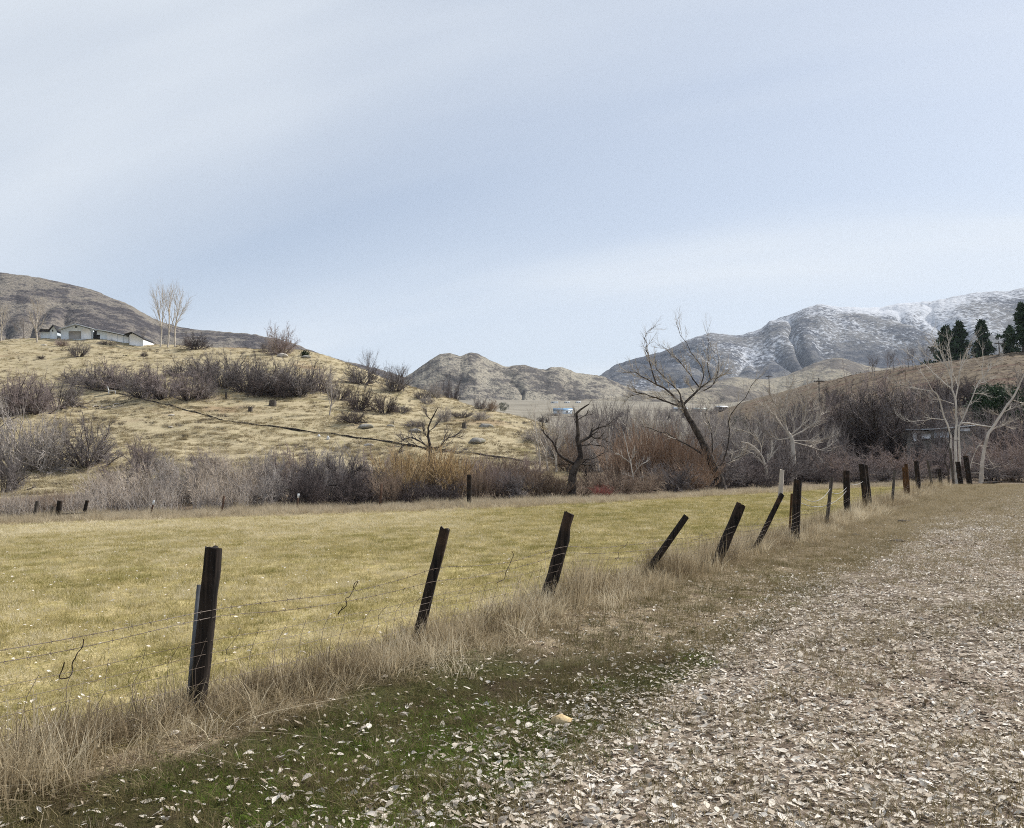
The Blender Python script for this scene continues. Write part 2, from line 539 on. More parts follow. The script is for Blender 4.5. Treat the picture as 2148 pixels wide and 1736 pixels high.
gi = np.arange(nR * nA).reshape(nR, nA)
gq = np.stack([gi[:-1, :-1], gi[:-1, 1:], gi[1:, 1:], gi[1:, :-1]], -1).reshape(-1, 4)
M1, M2, pp, inb, ppx, ee = [q.reshape(nR * nA, -1) for q in masks(GX, GY)]
fc_x = gv[gq, 0].mean(1); fc_y = gv[gq, 1].mean(1)
f_px = CX + np.clip(fc_x / np.maximum(fc_y, 0.5), -1.4, 1.4) * F
f_in = (fc_y < 2) | (fc_y < edge((f_px - CX) / F))
f_p = fc_x - xf(fc_y)
cls = np.where(f_in, np.where((f_p < 0.15) & (fc_y > -3), 0, 1), np.where(f_px < 1130, 2, np.where((f_px > 1500) & (fc_y < 400), 3, 4)))
LAND = {0: ('field', None), 1: ('ground', None), 2: ('hillside', None), 3: ('hillside', None), 4: ('valley_floor', None)}
for k, (nm, _) in LAND.items():
    fq = gq[cls == k]
    used, inv = np.unique(fq, return_inverse=True)
    me = mk_mesh(nm, gv[used], inv.reshape(-1, 4), MAT_G, True)
    for an, arr in (('m1', M1), ('m2', M2)):
        at_ = me.attributes.new(an, 'FLOAT_COLOR', 'POINT')
        at_.data.foreach_set('color', arr[used].astype(np.float32).ravel())
    tag(link(nm, me), kind='structure')

# ------------------------------------------------------------------ far hills
def hill_material(name, tan, dark, grey, snow=0.0, ps=1.0):
    M = Mat(name, 0.95, 0.05)
    sv = M.obj((1, .55, 1))
    n1 = M.noise(0.006 * ps, 5, 0.62, sv)
    n2 = M.noise(0.03 * ps, 5, 0.65, M.obj((1, .5, 1.3), (0, .5, .4)))
    n3 = M.noise(0.12 * ps, 4, 0.6, sv)
    c = M.mix(M.rng(n1, 0.40, 0.60), tan, grey)
    c = M.mix(M.rng(M.math('ADD', M.math('MULTIPLY', n1, 0.45), M.math('MULTIPLY', n2, 0.55)), 0.47, 0.56, 0, 0.9), c, dark)
    c = M.mix(M.rng(n3, 0.50, 0.64, 0, 0.7), c, dark)
    if snow:
        z = M.n('ShaderNodeSeparateXYZ')
        M.put(z.inputs[0], M.obj())
        zz = M.rng(z.outputs[2], 400, 860, smooth=False)
        s1 = M.noise(0.0024, 4, 0.55, sv)
        s2 = M.noise(0.06, 5, 0.75, sv)
        g = M.attr('gully').outputs['Fac']
        t = M.math('ADD', M.math('ADD', M.math('MULTIPLY', zz, 0.34), M.math('MULTIPLY', s1, 0.95)), M.math('MULTIPLY', g, 0.22))
        t = M.math('ADD', t, M.math('MULTIPLY', M.math('SUBTRACT', s2, 0.5), 1.5))
        c = M.mix(M.rng(t, 0.66, 0.98, 0, snow * .82), c, (.74, .77, .82))
    M.col(c)
    M.bump(M.math('ADD', n2, M.math('MULTIPLY', n3, 0.5)), 1.0, 9.0)
    return M.m
def far_hill(name, crest, basez, D0, D1, mat, amp, gf, seed, nu=420, nt=110, spread=0.0, skew=0.0):
    cp = np.array(crest, float)
    px = np.linspace(cp[0, 0], cp[-1, 0], nu)
    row = np.interp(px, cp[:, 0], cp[:, 1])
    k = np.exp(-np.linspace(-2, 2, 7) ** 2)
    row = np.convolve(np.pad(row, 3, mode='edge'), k / k.sum(), mode='valid')
    row = row + 1.6 * fbm(px / 9, px * 0, 3, seed + 5)
    u = (px - CX) / F / cP
    Dc = D1 + spread * (px - px[0]) / (px[-1] - px[0])
    b = (CY - row) / F
    zc = EYE + (sP + b * cP) / (cP - b * sP) * Dc
    t = np.concatenate([np.linspace(0, 1.0, nt), np.linspace(1.02, 1.6, 14)])
    TT, UU = np.meshgrid(t, u, indexing='ij')
    dd = D0 + TT * (Dc[None, :] - D0)
    sh = np.where(TT <= 1, 0.42 * TT + 0.58 * TT ** 2 * (3 - 2 * TT) * 0.5 + 0.29 * TT, 1 - 1.1 * (TT - 1))
    sh = np.where(TT <= 1, sh / (0.42 + 0.29 + 0.29), sh)
    X = UU * dd
    w1 = fbm(UU * gf * 0.7 + 3, TT * 2.2, 3, seed + 3)
    g = fbm(UU * gf + 1.1 * w1 + skew * TT, TT * 0.9 + 5, 2, seed)
    ridg = 1 - np.exp(-np.abs(g) / 0.16)
    win = np.sin(np.clip(TT, 0, 1) * math.pi) ** 0.8
    hz = zc[None, :] - basez
    Z = basez + hz * sh + amp * np.abs(hz) * win * (ridg - 0.7) + amp * 0.16 * np.abs(hz) * win * fbm(UU * gf * 4, TT * 7, 3, seed + 9)
    n_t = len(t)
    v = np.stack([X, dd, Z], -1).reshape(-1, 3)
    ii = np.arange(n_t * nu).reshape(n_t, nu)
    q = np.stack([ii[:-1, :-1], ii[:-1, 1:], ii[1:, 1:], ii[1:, :-1]], -1).reshape(-1, 4)
    me = mk_mesh(name, v, q, mat, True)
    a_ = me.attributes.new('gully', 'FLOAT', 'POINT')
    a_.data.foreach_set('value', (1 - ridg).astype(np.float32).ravel())
    return tag(link(name, me), kind='structure')
HM_L = hill_material('left_mountain', (.225, .20, .165), (.055, .05, .054), (.15, .132, .122), 0, 2.2)
HM_C = hill_material('middle_hills', (.33, .30, .24), (.085, .078, .076), (.26, .232, .19), 0, 1.8)
HM_R = hill_material('snowy_mountain', (.145, .14, .135), (.042, .047, .062), (.10, .10, .106), 0.8, 0.7)  # dark and grey tones tinted blue: part of the distance haze, in colour
HM_F = hill_material('foothills', (.28, .25, .19), (.11, .098, .088), (.21, .185, .15), 0, 1.1)
far_hill('mountain', [(-1100, 470), (-300, 545), (0, 573), (60, 580), (120, 592), (180, 606), (230, 626), (262, 638), (300, 660), (330, 674), (370, 686), (420, 692), (470, 696),
                      (530, 701), (580, 711), (620, 722), (650, 735), (700, 752), (780, 770), (850, 790), (930, 830)], 5, 720, 1150, HM_L, 0.05, 9, 11, 520, 120, 700)
far_hill('hill', [(640, 880), (720, 850), (800, 822), (860, 784), (900, 755), (920, 743), (940, 740), (965, 748), (985, 738), (1000, 741), (1040, 761), (1060, 769), (1100, 764), (1130, 774),
                  (1146, 775), (1153, 770), (1178, 770), (1212, 782), (1262, 788), (1320, 812), (1420, 838), (1500, 850)], 80, 1220, 1650, HM_C, 0.07, 16, 23, 420, 110)
far_hill('mountain', [(1080, 835), (1180, 812), (1240, 795), (1262, 785), (1291, 764), (1344, 749), (1396, 735), (1436, 716), (1480, 700), (1499, 697), (1520, 700), (1538, 703), (1565, 701), (1600, 688), (1619, 673),
                      (1660, 660), (1690, 648), (1712, 640), (1730, 637), (1765, 644), (1800, 644), (1850, 645), (1900, 635), (1930, 634), (1960, 632), (2010, 622), (2050, 614), (2095, 610), (2120, 612), (2147, 605),
                      (2400, 585), (3300, 600)], 200, 2550, 4200, HM_R, 0.10, 15, 41, 760, 170, 0, 2.0)
far_hill('foothill', [(1150, 838), (1262, 830), (1340, 818), (1400, 822), (1470, 805), (1540, 790), (1600, 796), (1650, 788), (1700, 765), (1740, 752), (1770, 750), (1810, 764), (1850, 772), (1900, 765),
                      (2000, 770), (2147, 760), (2600, 740), (3200, 760)], 90, 1350, 2000, HM_F, 0.09, 18, 57, 420, 90)
far_hill('foothill', [(1000, 872), (1080, 858), (1130, 846), (1180, 839), (1240, 837), (1290, 833), (1340, 826), (1400, 818), (1450, 812), (1520, 815), (1600, 822), (1720, 835), (1800, 850)], 60, 1050, 1320, HM_F, 0.10, 22, 67, 300, 50)

# ------------------------------------------------------------------ scattered stuff (geometry nodes over points)
def blades(n, h, spread, width, lean, seed, segs=3):
    r = np.random.default_rng(seed)
    ang = r.uniform(0, 2 * math.pi, n)
    rr = spread * np.sqrt(r.uniform(0, 1, n))
    b = np.stack([rr * np.cos(ang), rr * np.sin(ang), np.full(n, -0.02)], -1)
    la = ang + r.normal(0, 0.9, n)
    ln = np.abs(r.normal(lean, lean * 0.6, n))
    hh = h * r.uniform(0.45, 1.0, n)
    t = np.linspace(0, 1, segs + 1)
    dirv = np.stack([np.cos(la), np.sin(la), np.zeros(n)], -1)
    c = b[:, None, :] + dirv[:, None, :] * (ln * hh)[:, None, None] * (t ** 1.8)[None, :, None]
    c[:, :, 2] += hh[:, None] * (t - 0.25 * np.minimum(ln, 1.6)[:, None] * t ** 2.4)
    sa = r.uniform(0, 2 * math.pi, n)
    side = np.stack([np.cos(sa), np.sin(sa), np.zeros(n)], -1)
    wd_ = width * r.uniform(0.6, 1.2, n)[:, None] * (1 - 0.85 * t)[None, :]
    L = c - side[:, None, :] * wd_[:, :, None]
    R = c + side[:, None, :] * wd_[:, :, None]
    v = np.stack([L, R], 2).reshape(-1, 3)
    ii = np.arange(n * (segs + 1) * 2).reshape(n, segs + 1, 2)
    q = np.stack([ii[:, :-1, 0], ii[:, :-1, 1], ii[:, 1:, 1], ii[:, 1:, 0]], -1).reshape(-1, 4)
    return v, q
def leaf_mesh(name, seed, mat):
    r = random.Random(seed)
    L, Wd = 1.0, r.uniform(0.55, 0.8)
    curl, bend, tw = r.uniform(0.15, 0.75), r.uniform(-0.5, 0.7), r.uniform(-0.5, 0.5)
    prof = [(-0.5, 0.05), (-0.38, 0.62), (-0.15, 1.0), (0.12, 0.8), (0.34, 0.4), (0.5, 0.03)]
    v = []
    for x, w in prof:
        z0 = bend * (x * x * 1.3)
        for sgn in (-1, 0, 1):
            yy = sgn * w * Wd * 0.5 * (1 - 0.3 * curl * abs(sgn))
            z = z0 + abs(sgn) * curl * w * 0.34 + tw * x * sgn * w * 0.35 + r.uniform(-.03, .03)
            v.append((x * L + r.uniform(-.02, .02), yy, z))
    v = np.array(v)
    v[:, 2] -= v[:, 2].min()
    f = []
    for i in range(len(prof) - 1):
        a = i * 3
        f += [(a, a + 3, a + 4, a + 1), (a + 1, a + 4, a + 5, a + 2)]
    n0 = len(v)                                     # the stalk
    v = np.vstack([v, [(-0.5, -.012, v[1, 2]), (-0.5, .012, v[1, 2]), (-0.9, .01, v[1, 2] + .05), (-0.9, -.01, v[1, 2] + .05)]])
    f.append((n0, n0 + 1, n0 + 2, n0 + 3))
    return mk_mesh(name, v, np.array(f), mat, True)
def scatter(name, pts, rot, scl, idx, tint, protos, label=None):
    me = mk_mesh(name, pts, [])
    n = len(pts)
    for an, typ, fld, arr in (('rot', 'FLOAT_VECTOR', 'vector', rot), ('scl', 'FLOAT_VECTOR', 'vector', scl), ('idx', 'INT', 'value', idx), ('tint', 'FLOAT', 'value', tint)):
        a = me.attributes.new(an, typ, 'POINT')
        a.data.foreach_set(fld, np.ascontiguousarray(arr, dtype=np.int32 if typ == 'INT' else np.float32).ravel())
    pc = bpy.data.collections.new(name + '_pieces')
    for i, m in enumerate(protos):
        pc.objects.link(bpy.data.objects.new('%s_piece_%02d' % (name, i), m))
    g = bpy.data.node_groups.new(name, 'GeometryNodeTree')
    g.interface.new_socket('Geometry', in_out='INPUT', socket_type='NodeSocketGeometry')
    g.interface.new_socket('Geometry', in_out='OUTPUT', socket_type='NodeSocketGeometry')
    gi_, go = g.nodes.new('NodeGroupInput'), g.nodes.new('NodeGroupOutput')
    iop, ci = g.nodes.new('GeometryNodeInstanceOnPoints'), g.nodes.new('GeometryNodeCollectionInfo')
    ci.inputs['Collection'].default_value = pc
    ci.inputs['Separate Children'].default_value = True
    ci.inputs['Reset Children'].default_value = True
    iop.inputs['Pick Instance'].default_value = True
    def na(nm, typ):
        o = g.nodes.new('GeometryNodeInputNamedAttribute')
        o.data_type = typ
        o.inputs['Name'].default_value = nm
        return o.outputs['Attribute']
    e2r = g.nodes.new('FunctionNodeEulerToRotation')
    L = g.links.new
    L(gi_.outputs[0], iop.inputs['Points']); L(ci.outputs[0], iop.inputs['Instance'])
    L(na('idx', 'INT'), iop.inputs['Instance Index'])
    L(na('rot', 'FLOAT_VECTOR'), e2r.inputs[0]); L(e2r.outputs[0], iop.inputs['Rotation'])
    L(na('scl', 'FLOAT_VECTOR'), iop.inputs['Scale'])
    L(iop.outputs[0], go.inputs[0])
    o = link(name, me)
    md = o.modifiers.new('scatter', 'NODES')
    md.node_group = g
    tag(o, kind='stuff')
    if label: o['label'] = label
    return o
RNG = np.random.default_rng(7)
def onland(x, y, dz=0.0):
    return np.stack([x, y, ground(x, y) + dz], -1)
def rots(n, tilt):
    return np.stack([RNG.normal(0, tilt, n), RNG.normal(0, tilt, n), RNG.uniform(0, 6.283, n)], -1)
def s3(a, b=None, c=None):
    return np.stack([a, a if b is None else b, a if c is None else c], -1)

# short grass of the field
G_FIELD = tinted('field_grass', [(.21, .195, .06), (.38, .32, .135), (.52, .445, .25), (.66, .59, .42)], 0.3)
pr = [mk_mesh('tuft', *blades(34, 0.105, 0.13, 0.0034, 0.6, 100 + i, 2), G_FIELD) for i in range(4)]
pr += [mk_mesh('tuft', *blades(26, 0.055, 0.16, 0.004, 1.6, 110 + i, 2), G_FIELD) for i in range(2)]
ny = 115000
yy = 3.0 + 64 * RNG.uniform(0, 1, ny) ** 1.45
xx = RNG.uniform(-0.66, 1, ny) * 1.0
xx = -0.66 * yy + (xf(yy) + 0.66 * yy - 0.2) * RNG.uniform(0, 1, ny)
keep = (yy < edge(xx / yy) - 0.2) & (RNG.uniform(0, 1, ny) < np.clip((xf(yy) + 0.66 * yy) / 18, 0.12, 1))
xx, yy = xx[keep], yy[keep]
n = len(xx)
grow_ = np.clip(yy / 16, 1, 2.2)
px_ = CX + xx / yy * F
tnt = 0.50 + 0.30 * fbm(xx * 0.3, yy * 0.22, 3, 3) + 0.35 * fbm(xx * 2.2, yy * 1.6, 2, 6) + RNG.normal(0, .3, n) + 0.32 * ss(-30, -4, yy - edge(xx / yy)) * (1 - ss(300, 1300, px_)) - 0.2 * ss(900, 1500, px_)
scatter('field_grass', onland(xx, yy, -0.005), rots(n, .1), s3(grow_ * RNG.uniform(.7, 1.2, n), None, (0.75 + .25 * grow_) * RNG.uniform(.6, 1.15, n)), RNG.integers(0, 6, n), np.clip(tnt, 0, 1), pr,
        'short yellow-green grass and stubble covering the field')

# tall dry grass along the fence
G_TALL = tinted('tall_dry_grass', [(.13, .095, .055), (.34, .27, .17), (.53, .445, .30), (.70, .62, .46)], 0.35)
pr = [mk_mesh('clump', *blades(32, 0.46, 0.14, 0.0036, 0.32, 200 + i, 4), G_TALL) for i in range(3)]
pr += [mk_mesh('clump', *blades(30, 0.30, 0.18, 0.0036, 1.0, 210 + i, 4), G_TALL) for i in range(3)]
pr += [mk_mesh('clump', *blades(9, 0.66, 0.10, 0.0032, 0.15, 220 + i, 4), G_TALL) for i in range(2)]
n = 4000
yy = 2.2 + 62 * RNG.uniform(0, 1, n) ** 1.7
off = np.where(yy < 7, np.clip(RNG.normal(-.06, 0.2, n), -0.55, .32), np.clip(RNG.normal(0.04, 0.29, n), -0.6, 1.0))
off = off * (1 + 0.35 * fbm(yy * 0.7, yy * 0, 2, 61))
xx = xf(yy) + off / 0.86
dens = 0.45 + 0.9 * fbm(yy * 0.55, off, 3, 8)
hgt = np.clip(1.05 - 0.55 * np.abs(off - 0.05) + 0.75 * fbm(yy * 0.9, off * 1.5, 2, 18), 0.3, 1.45) * (0.82 + 0.4 * ss(7, 12, yy))
id_ = np.where(RNG.uniform(0, 1, n) < 0.16, RNG.integers(6, 8, n), RNG.integers(0, 6, n))
grow_ = np.clip(yy / 18, 1, 1.8)
scatter('tall_dry_grass', onland(xx, yy), rots(n, .14), s3(grow_ * RNG.uniform(.8, 1.2, n), None, hgt * RNG.uniform(.75, 1.1, n)), id_,
        np.clip(0.46 + 0.6 * fbm(yy * 1.3, off * 2.5, 3, 14) + RNG.normal(0, .26, n), 0, 1), pr, 'tall bleached grass along the foot of the fence')

# pale fringe of grass where the field meets the brush
G_PALE = tinted('pale_fringe_grass', [(.28, .225, .15), (.44, .37, .26), (.60, .53, .40)], 0.4)
pr = [mk_mesh('clump', *blades(40, 0.55, 0.22, 0.008, 0.55, 300 + i, 3), G_PALE) for i in range(3)]
pr += [mk_mesh('clump', *blades(44, 0.34, 0.28, 0.009, 1.2, 310 + i, 3), G_PALE) for i in range(3)]
n = 5200
uu = RNG.uniform(-0.72, 0.47, n)
yy = edge(uu) + np.abs(RNG.normal(0, 1.5, n)) * np.sign(RNG.uniform(-0.55, 1, n))
xx = uu * yy
scatter('pale_fringe_grass', onland(xx, yy), rots(n, .12), s3(RNG.uniform(.8, 1.3, n), None, RNG.uniform(.45, 1.1, n) * (1 + 0.4 * fbm(uu * 60, uu * 0, 2, 4))), RNG.integers(0, 6, n), np.clip(RNG.normal(.5, .25, n), 0, 1), pr,
        'pale dead grass fringing the far edge of the field')

# dry tufts on the verge and the far end of the track
G_VERGE = tinted('verge_grass', [(.07, .075, .02), (.17, .135, .06), (.31, .25, .15), (.46, .39, .27)], 0.3)
pr = [mk_mesh('tuft', *blades(30, 0.10, 0.13, 0.0026, 0.9, 400 + i, 3), G_VERGE) for i in range(3)]
pr += [mk_mesh('tuft', *blades(22, 0.16, 0.12, 0.0022, 0.7, 410 + i, 3), G_VERGE) for i in range(3)]
n = 42000
yy = 2.0 + 66 * RNG.uniform(0, 1, n) ** 1.5
p_ = RNG.uniform(0, 1, n) ** 1.1 * np.where(yy < 25, 6.5, 9)
w_ = np.where(yy < 24, 0.42 + 0.4 * (p_ < 2.6) + 0.5 * fbm(p_ * 1.2, yy * .6, 3, 52), 0.95 - 0.10 * p_)
k_ = RNG.uniform(0, 1, n) < np.clip(w_, 0.04, 1)
yy, p_ = yy[k_], p_[k_]
xx = xf(yy) + p_ / 0.86
n = len(xx)
grow_ = np.clip(yy / 14, 1, 2.4)
tn = 0.52 + .18 * ss(14, 28, yy) - 0.28 * ((p_ > .6) & (p_ < 2.5)) * (1 - ss(8, 20, yy)) + RNG.normal(0, .2, n)
scatter('verge_grass', onland(xx, yy), rots(n, .15), s3(grow_ * RNG.uniform(.7, 1.2, n), None, (0.7 + .3 * grow_) * RNG.uniform(.5, 1.1, n)), RNG.integers(0, 6, n), np.clip(tn, 0, 1), pr,
        'thin dry grass tufts on the verge and the track')

# fresh green grass and moss in the swale
G_MOSS = tinted('green_grass', [(.045, .075, .008), (.085, .155, .013), (.14, .235, .025), (.21, .22, .055)], 0.35)
pr = [mk_mesh('tuft', *blades(60, 0.05, 0.09, 0.0016, 0.8, 500 + i, 2), G_MOSS) for i in range(4)]
n = 30000
yy = 1.8 + 24 * RNG.uniform(0, 1, n) ** 1.7
p_ = RNG.uniform(0.35, 3.3, n)
xx = xf(yy) + p_ / 0.86
mm = masks(xx, yy)[0][:, 1]
gn = 0.6 * fbm(xx * 1.4, yy * 1.4, 3, 91) + 0.75 * np.exp(-((xx + .75) / .65) ** 2 - ((yy - 4.8) / 1.3) ** 2)
k_ = (RNG.uniform(0, 1, n) < mm * 1.3 * (0.3 + 0.7 * ss(0.9, 1.5, p_ + .5 * gn))) & (gn > 0.10 + 0.008 * yy)
xx, yy, gn = xx[k_], yy[k_], gn[k_]
n = len(xx)
scatter('green_grass', onland(xx, yy, -.004), rots(n, .12), s3(RNG.uniform(.8, 1.4, n), None, RNG.uniform(.45, 1.1, n)), RNG.integers(0, 4, n),
        np.clip(0.45 + gn * .6 + RNG.normal(0, .15, n) + 0.35 * ss(6, 12, yy), 0, 1), pr, 'short fresh green grass and moss in the shallow swale')

# dry tussocks on the hillsides
G_HILL = tinted('hill_tussocks', [(.13, .10, .06), (.28, .225, .135), (.42, .355, .225), (.54, .475, .325)], 0.2)
pr = [mk_mesh('tussock', *blades(26, 0.34, 0.28, 0.02, 1.0, 600 + i, 2), G_HILL) for i in range(4)]
n = 42000
uu = RNG.uniform(-0.72, 0.08, n)
yy = np.exp(RNG.uniform(math.log(56), math.log(195), n))
xx = uu * yy
k_ = fbm(xx / 2.5, yy / 1.6, 3, 71) > -0.15
xx, yy = xx[k_], yy[k_]
n = len(xx)
scatter('hill_grass', onland(xx, yy, -.02), rots(n, .12), s3(RNG.uniform(.7, 1.5, n), None, RNG.uniform(.35, .95, n)), RNG.integers(0, 4, n),
        np.clip(0.68 + .45 * fbm(xx / 7, yy / 4, 3, 72) + RNG.normal(0, .22, n), 0, 1), pr, 'bleached grass tussocks on the left hillside')
n = 9000
G_HILLR = tinted('brown_hill_tussocks', [(.06, .042, .03), (.115, .083, .057), (.20, .155, .105)], 0.15)
pr = [mk_mesh('tussock', *blades(26, 0.34, 0.28, 0.02, 1.0, 630 + i, 2), G_HILLR) for i in range(4)]
uu = RNG.uniform(0.2, 0.72, n)
yy = np.exp(RNG.uniform(math.log(120), math.log(270), n))
xx = uu * yy
scatter('hill_grass', onland(xx, yy, -.02), rots(n, .12), s3(RNG.uniform(.8, 1.6, n), None, RNG.uniform(.35, .9, n)), RNG.integers(0, 4, n),
        np.clip(0.40 + .7 * fbm(xx / 12, yy / 5, 3, 73) + RNG.normal(0, .2, n), 0, 1), pr, 'brown grass tussocks on the right hillside')

# fallen leaves
G_LEAF = tinted('fallen_leaves', [(.16, .12, .08), (.43, .365, .285), (.65, .585, .49), (.82, .765, .68)], 0.15, 0.75)
LEAVES = [leaf_mesh('leaf', 700 + i, G_LEAF) for i in range(9)]
def leaf_density(x, y, p):
    pn = p + 0.5 * fbm(x * 0.5, y * 0.5, 3, 77)
    d = 0.05 + 0.95 * ss(1.4, 2.9, pn)
    d = d * (0.35 + 0.65 * ss(-0.45, 0.15, fbm(x * 0.55, y * 0.55, 3, 45))) 
    d = d + 0.10 * ss(0.2, 0.7, p) * (y < 14)
    return np.clip(d * (1 - 0.75 * ss(22, 40, y) * (1 - ss(2.5, 6, p))), 0, 1)
n = 330000
yy = 1.8 + 56 * RNG.uniform(0, 1, n) ** 1.75
p_ = RNG.uniform(0.15, 7.6, n)
xx = xf(yy) + p_ / 0.86
k_ = RNG.uniform(0, 1, n) < leaf_density(xx, yy, p_)
xx, yy = xx[k_], yy[k_]
n = len(xx)
sz = np.clip(.030 * np.exp(RNG.normal(0, .45, n)), .010, .075) * np.clip(yy / 15, 1, 1.6)
pts = onland(xx, yy, 0.003)
pts[:, 2] += np.abs(RNG.normal(0, .012, n))
scatter('leaf_litter', pts, rots(n, .28), s3(sz, sz * RNG.uniform(.6, 1.1, n), sz * RNG.uniform(.2, .9, n)), RNG.integers(0, 9, n), np.clip(RNG.normal(.52, .28, n) + .25 * fbm(xx * .6, yy * .4, 3, 19), 0, 1), LEAVES,
        'pale dry leaves covering the track on the right')
n = 1100                                            # a few leaves blown into the field
yy = 4 + 20 * RNG.uniform(0, 1, n) ** 1.2
xx = -0.64 * yy + (xf(yy) + 0.64 * yy) * RNG.uniform(0, 1, n)
sz = RNG.uniform(.022, .05, n)
scatter('field_leaves', onland(xx, yy, .035), rots(n, .3), s3(sz), RNG.integers(0, 9, n), np.clip(RNG.normal(.7, .15, n), 0, 1), LEAVES, 'dry leaves blown into the short field grass')

# low dark scrub dotted over the hillside
G_SCRUB = tinted('hill_scrub', [(.06, .05, .045), (.12, .10, .085), (.20, .17, .14)], 0.0)
pr = [mk_mesh('scrub', *blades(60, 0.5, 0.30, 0.012, 0.7, 650 + i, 2), G_SCRUB) for i in range(4)]
n = 2600
uu = RNG.uniform(-0.72, 0.06, n)
yy = np.exp(RNG.uniform(math.log(60), math.log(192), n))
xx = uu * yy
k_ = fbm(xx / 9, yy / 7, 3, 171) > 0.02
xx, yy = xx[k_], yy[k_]
n = len(xx)
scatter('hill_scrub', onland(xx, yy, -.02), rots(n, .1), s3(np.exp(RNG.normal(-.1, .5, n)), None, np.exp(RNG.normal(-.35, .4, n))), RNG.integers(0, 4, n), np.clip(RNG.normal(.45, .3, n), 0, 1), pr, 'low dark scrub dotted over the left hillside')

# ------------------------------------------------------------------ bare woody plants
def norm3(x, y, z):
    l = math.sqrt(x * x + y * y + z * z) + 1e-9
    return x / l, y / l, z / l
def grow(S, R, p, v, L, r, lev, C):
    n = C['n'][lev]
    w, up, tap = C['w'][lev], C['t'][lev], C['tap'][lev]
    pts, rad_ = [p], [r]
    st = L / n
    dirs = [v]
    for i in range(n):
        v = norm3(v[0] + R.gauss(0, w), v[1] + R.gauss(0, w), v[2] + R.gauss(0, w) + up)
        p = (p[0] + v[0] * st, p[1] + v[1] * st, p[2] + v[2] * st)
        pts.append(p); rad_.append(r * (1 - tap * (i + 1) / n)); dirs.append(v)
    S.setdefault((lev, n), []).append((pts, rad_))
    sprout(S, R, pts, rad_, L, lev, C)
def sprout(S, R, pts, rad_, L, lev, C):
    if lev + 1 >= len(C['n']):
        return
    n = len(pts) - 1
    m = C['c'][lev]
    m = int(m) + (R.random() < m - int(m))
    for j in range(m):
        t = C['s'][lev] + (1 - C['s'][lev]) * (j + R.random()) / m
        f = min(t * n, n - 1e-4)
        i = int(f); f -= i
        a, b = pts[i], pts[i + 1]
        q = tuple(a[k] + (b[k] - a[k]) * f for k in range(3))
        d = norm3(b[0] - a[0], b[1] - a[1], b[2] - a[2])
        rv = norm3(R.gauss(0, 1), R.gauss(0, 1), R.gauss(0, 1))
        dp = sum(rv[k] * d[k] for k in range(3))
        pv = norm3(*(rv[k] - dp * d[k] for k in range(3)))
        an = C['a'][lev] * R.uniform(0.6, 1.35)
        ca, sa = math.cos(an), math.sin(an)
        cl = L * C['l'][lev] * R.uniform(0.55, 1.2) * (1.15 - 0.55 * t)
        if 'lm' in C: cl = min(max(cl, C['lm'][lev][0]), C['lm'][lev][1])
        grow(S, R, q, tuple(d[k] * ca + pv[k] * sa for k in range(3)), cl, min(C['r'][lev + 1], (rad_[i] * (1 - f) + rad_[i + 1] * f) * 0.8), lev + 1, C)
def geo_of(S, levs, k):
    g = Geo()
    for (lev, n), br in S.items():
        if lev in levs:
            g.tubes(np.array([b[0] for b in br]), np.array([b[1] for b in br]), k)
    return g
BARK = {
    'purple': twig_mat('purple_twigs', (.20, .16, .155), (.31, .262, .25)),
    'grey': twig_mat('grey_twigs', (.29, .255, .235), (.44, .40, .365)),
    'dark': twig_mat('dark_twigs', (.055, .045, .045), (.13, .105, .10)),
    'plum': twig_mat('plum_twigs', (.15, .13, .125), (.26, .232, .222)),
    'tan': twig_mat('tan_twigs', (.38, .315, .25), (.55, .475, .395)),
    'brown': twig_mat('brown_twigs', (.20, .145, .11), (.34, .265, .205)),
    'willow': twig_mat('yellow_willow', (.40, .28, .14), (.54, .41, .24)),
    'orange': twig_mat('orange_willow', (.29, .195, .135), (.41, .29, .21)),
    'red': twig_mat('red_twigs', (.26, .07, .065), (.38, .13, .11)),
    'rose': twig_mat('rose_twigs', (.275, .212, .195), (.39, .325, .30)),
    'white': twig_mat('white_bark', (.44, .41, .365), (.62, .58, .525), 1.2),
    'pale': twig_mat('pale_bark', (.40, .355, .30), (.58, .525, .455), 1.2),
    'snag': twig_mat('snag_bark', (.028, .022, .02), (.085, .07, .06), 3),
    'bark': twig_mat('rough_bark', (.03, .024, .021), (.105, .088, .076), 4),
}
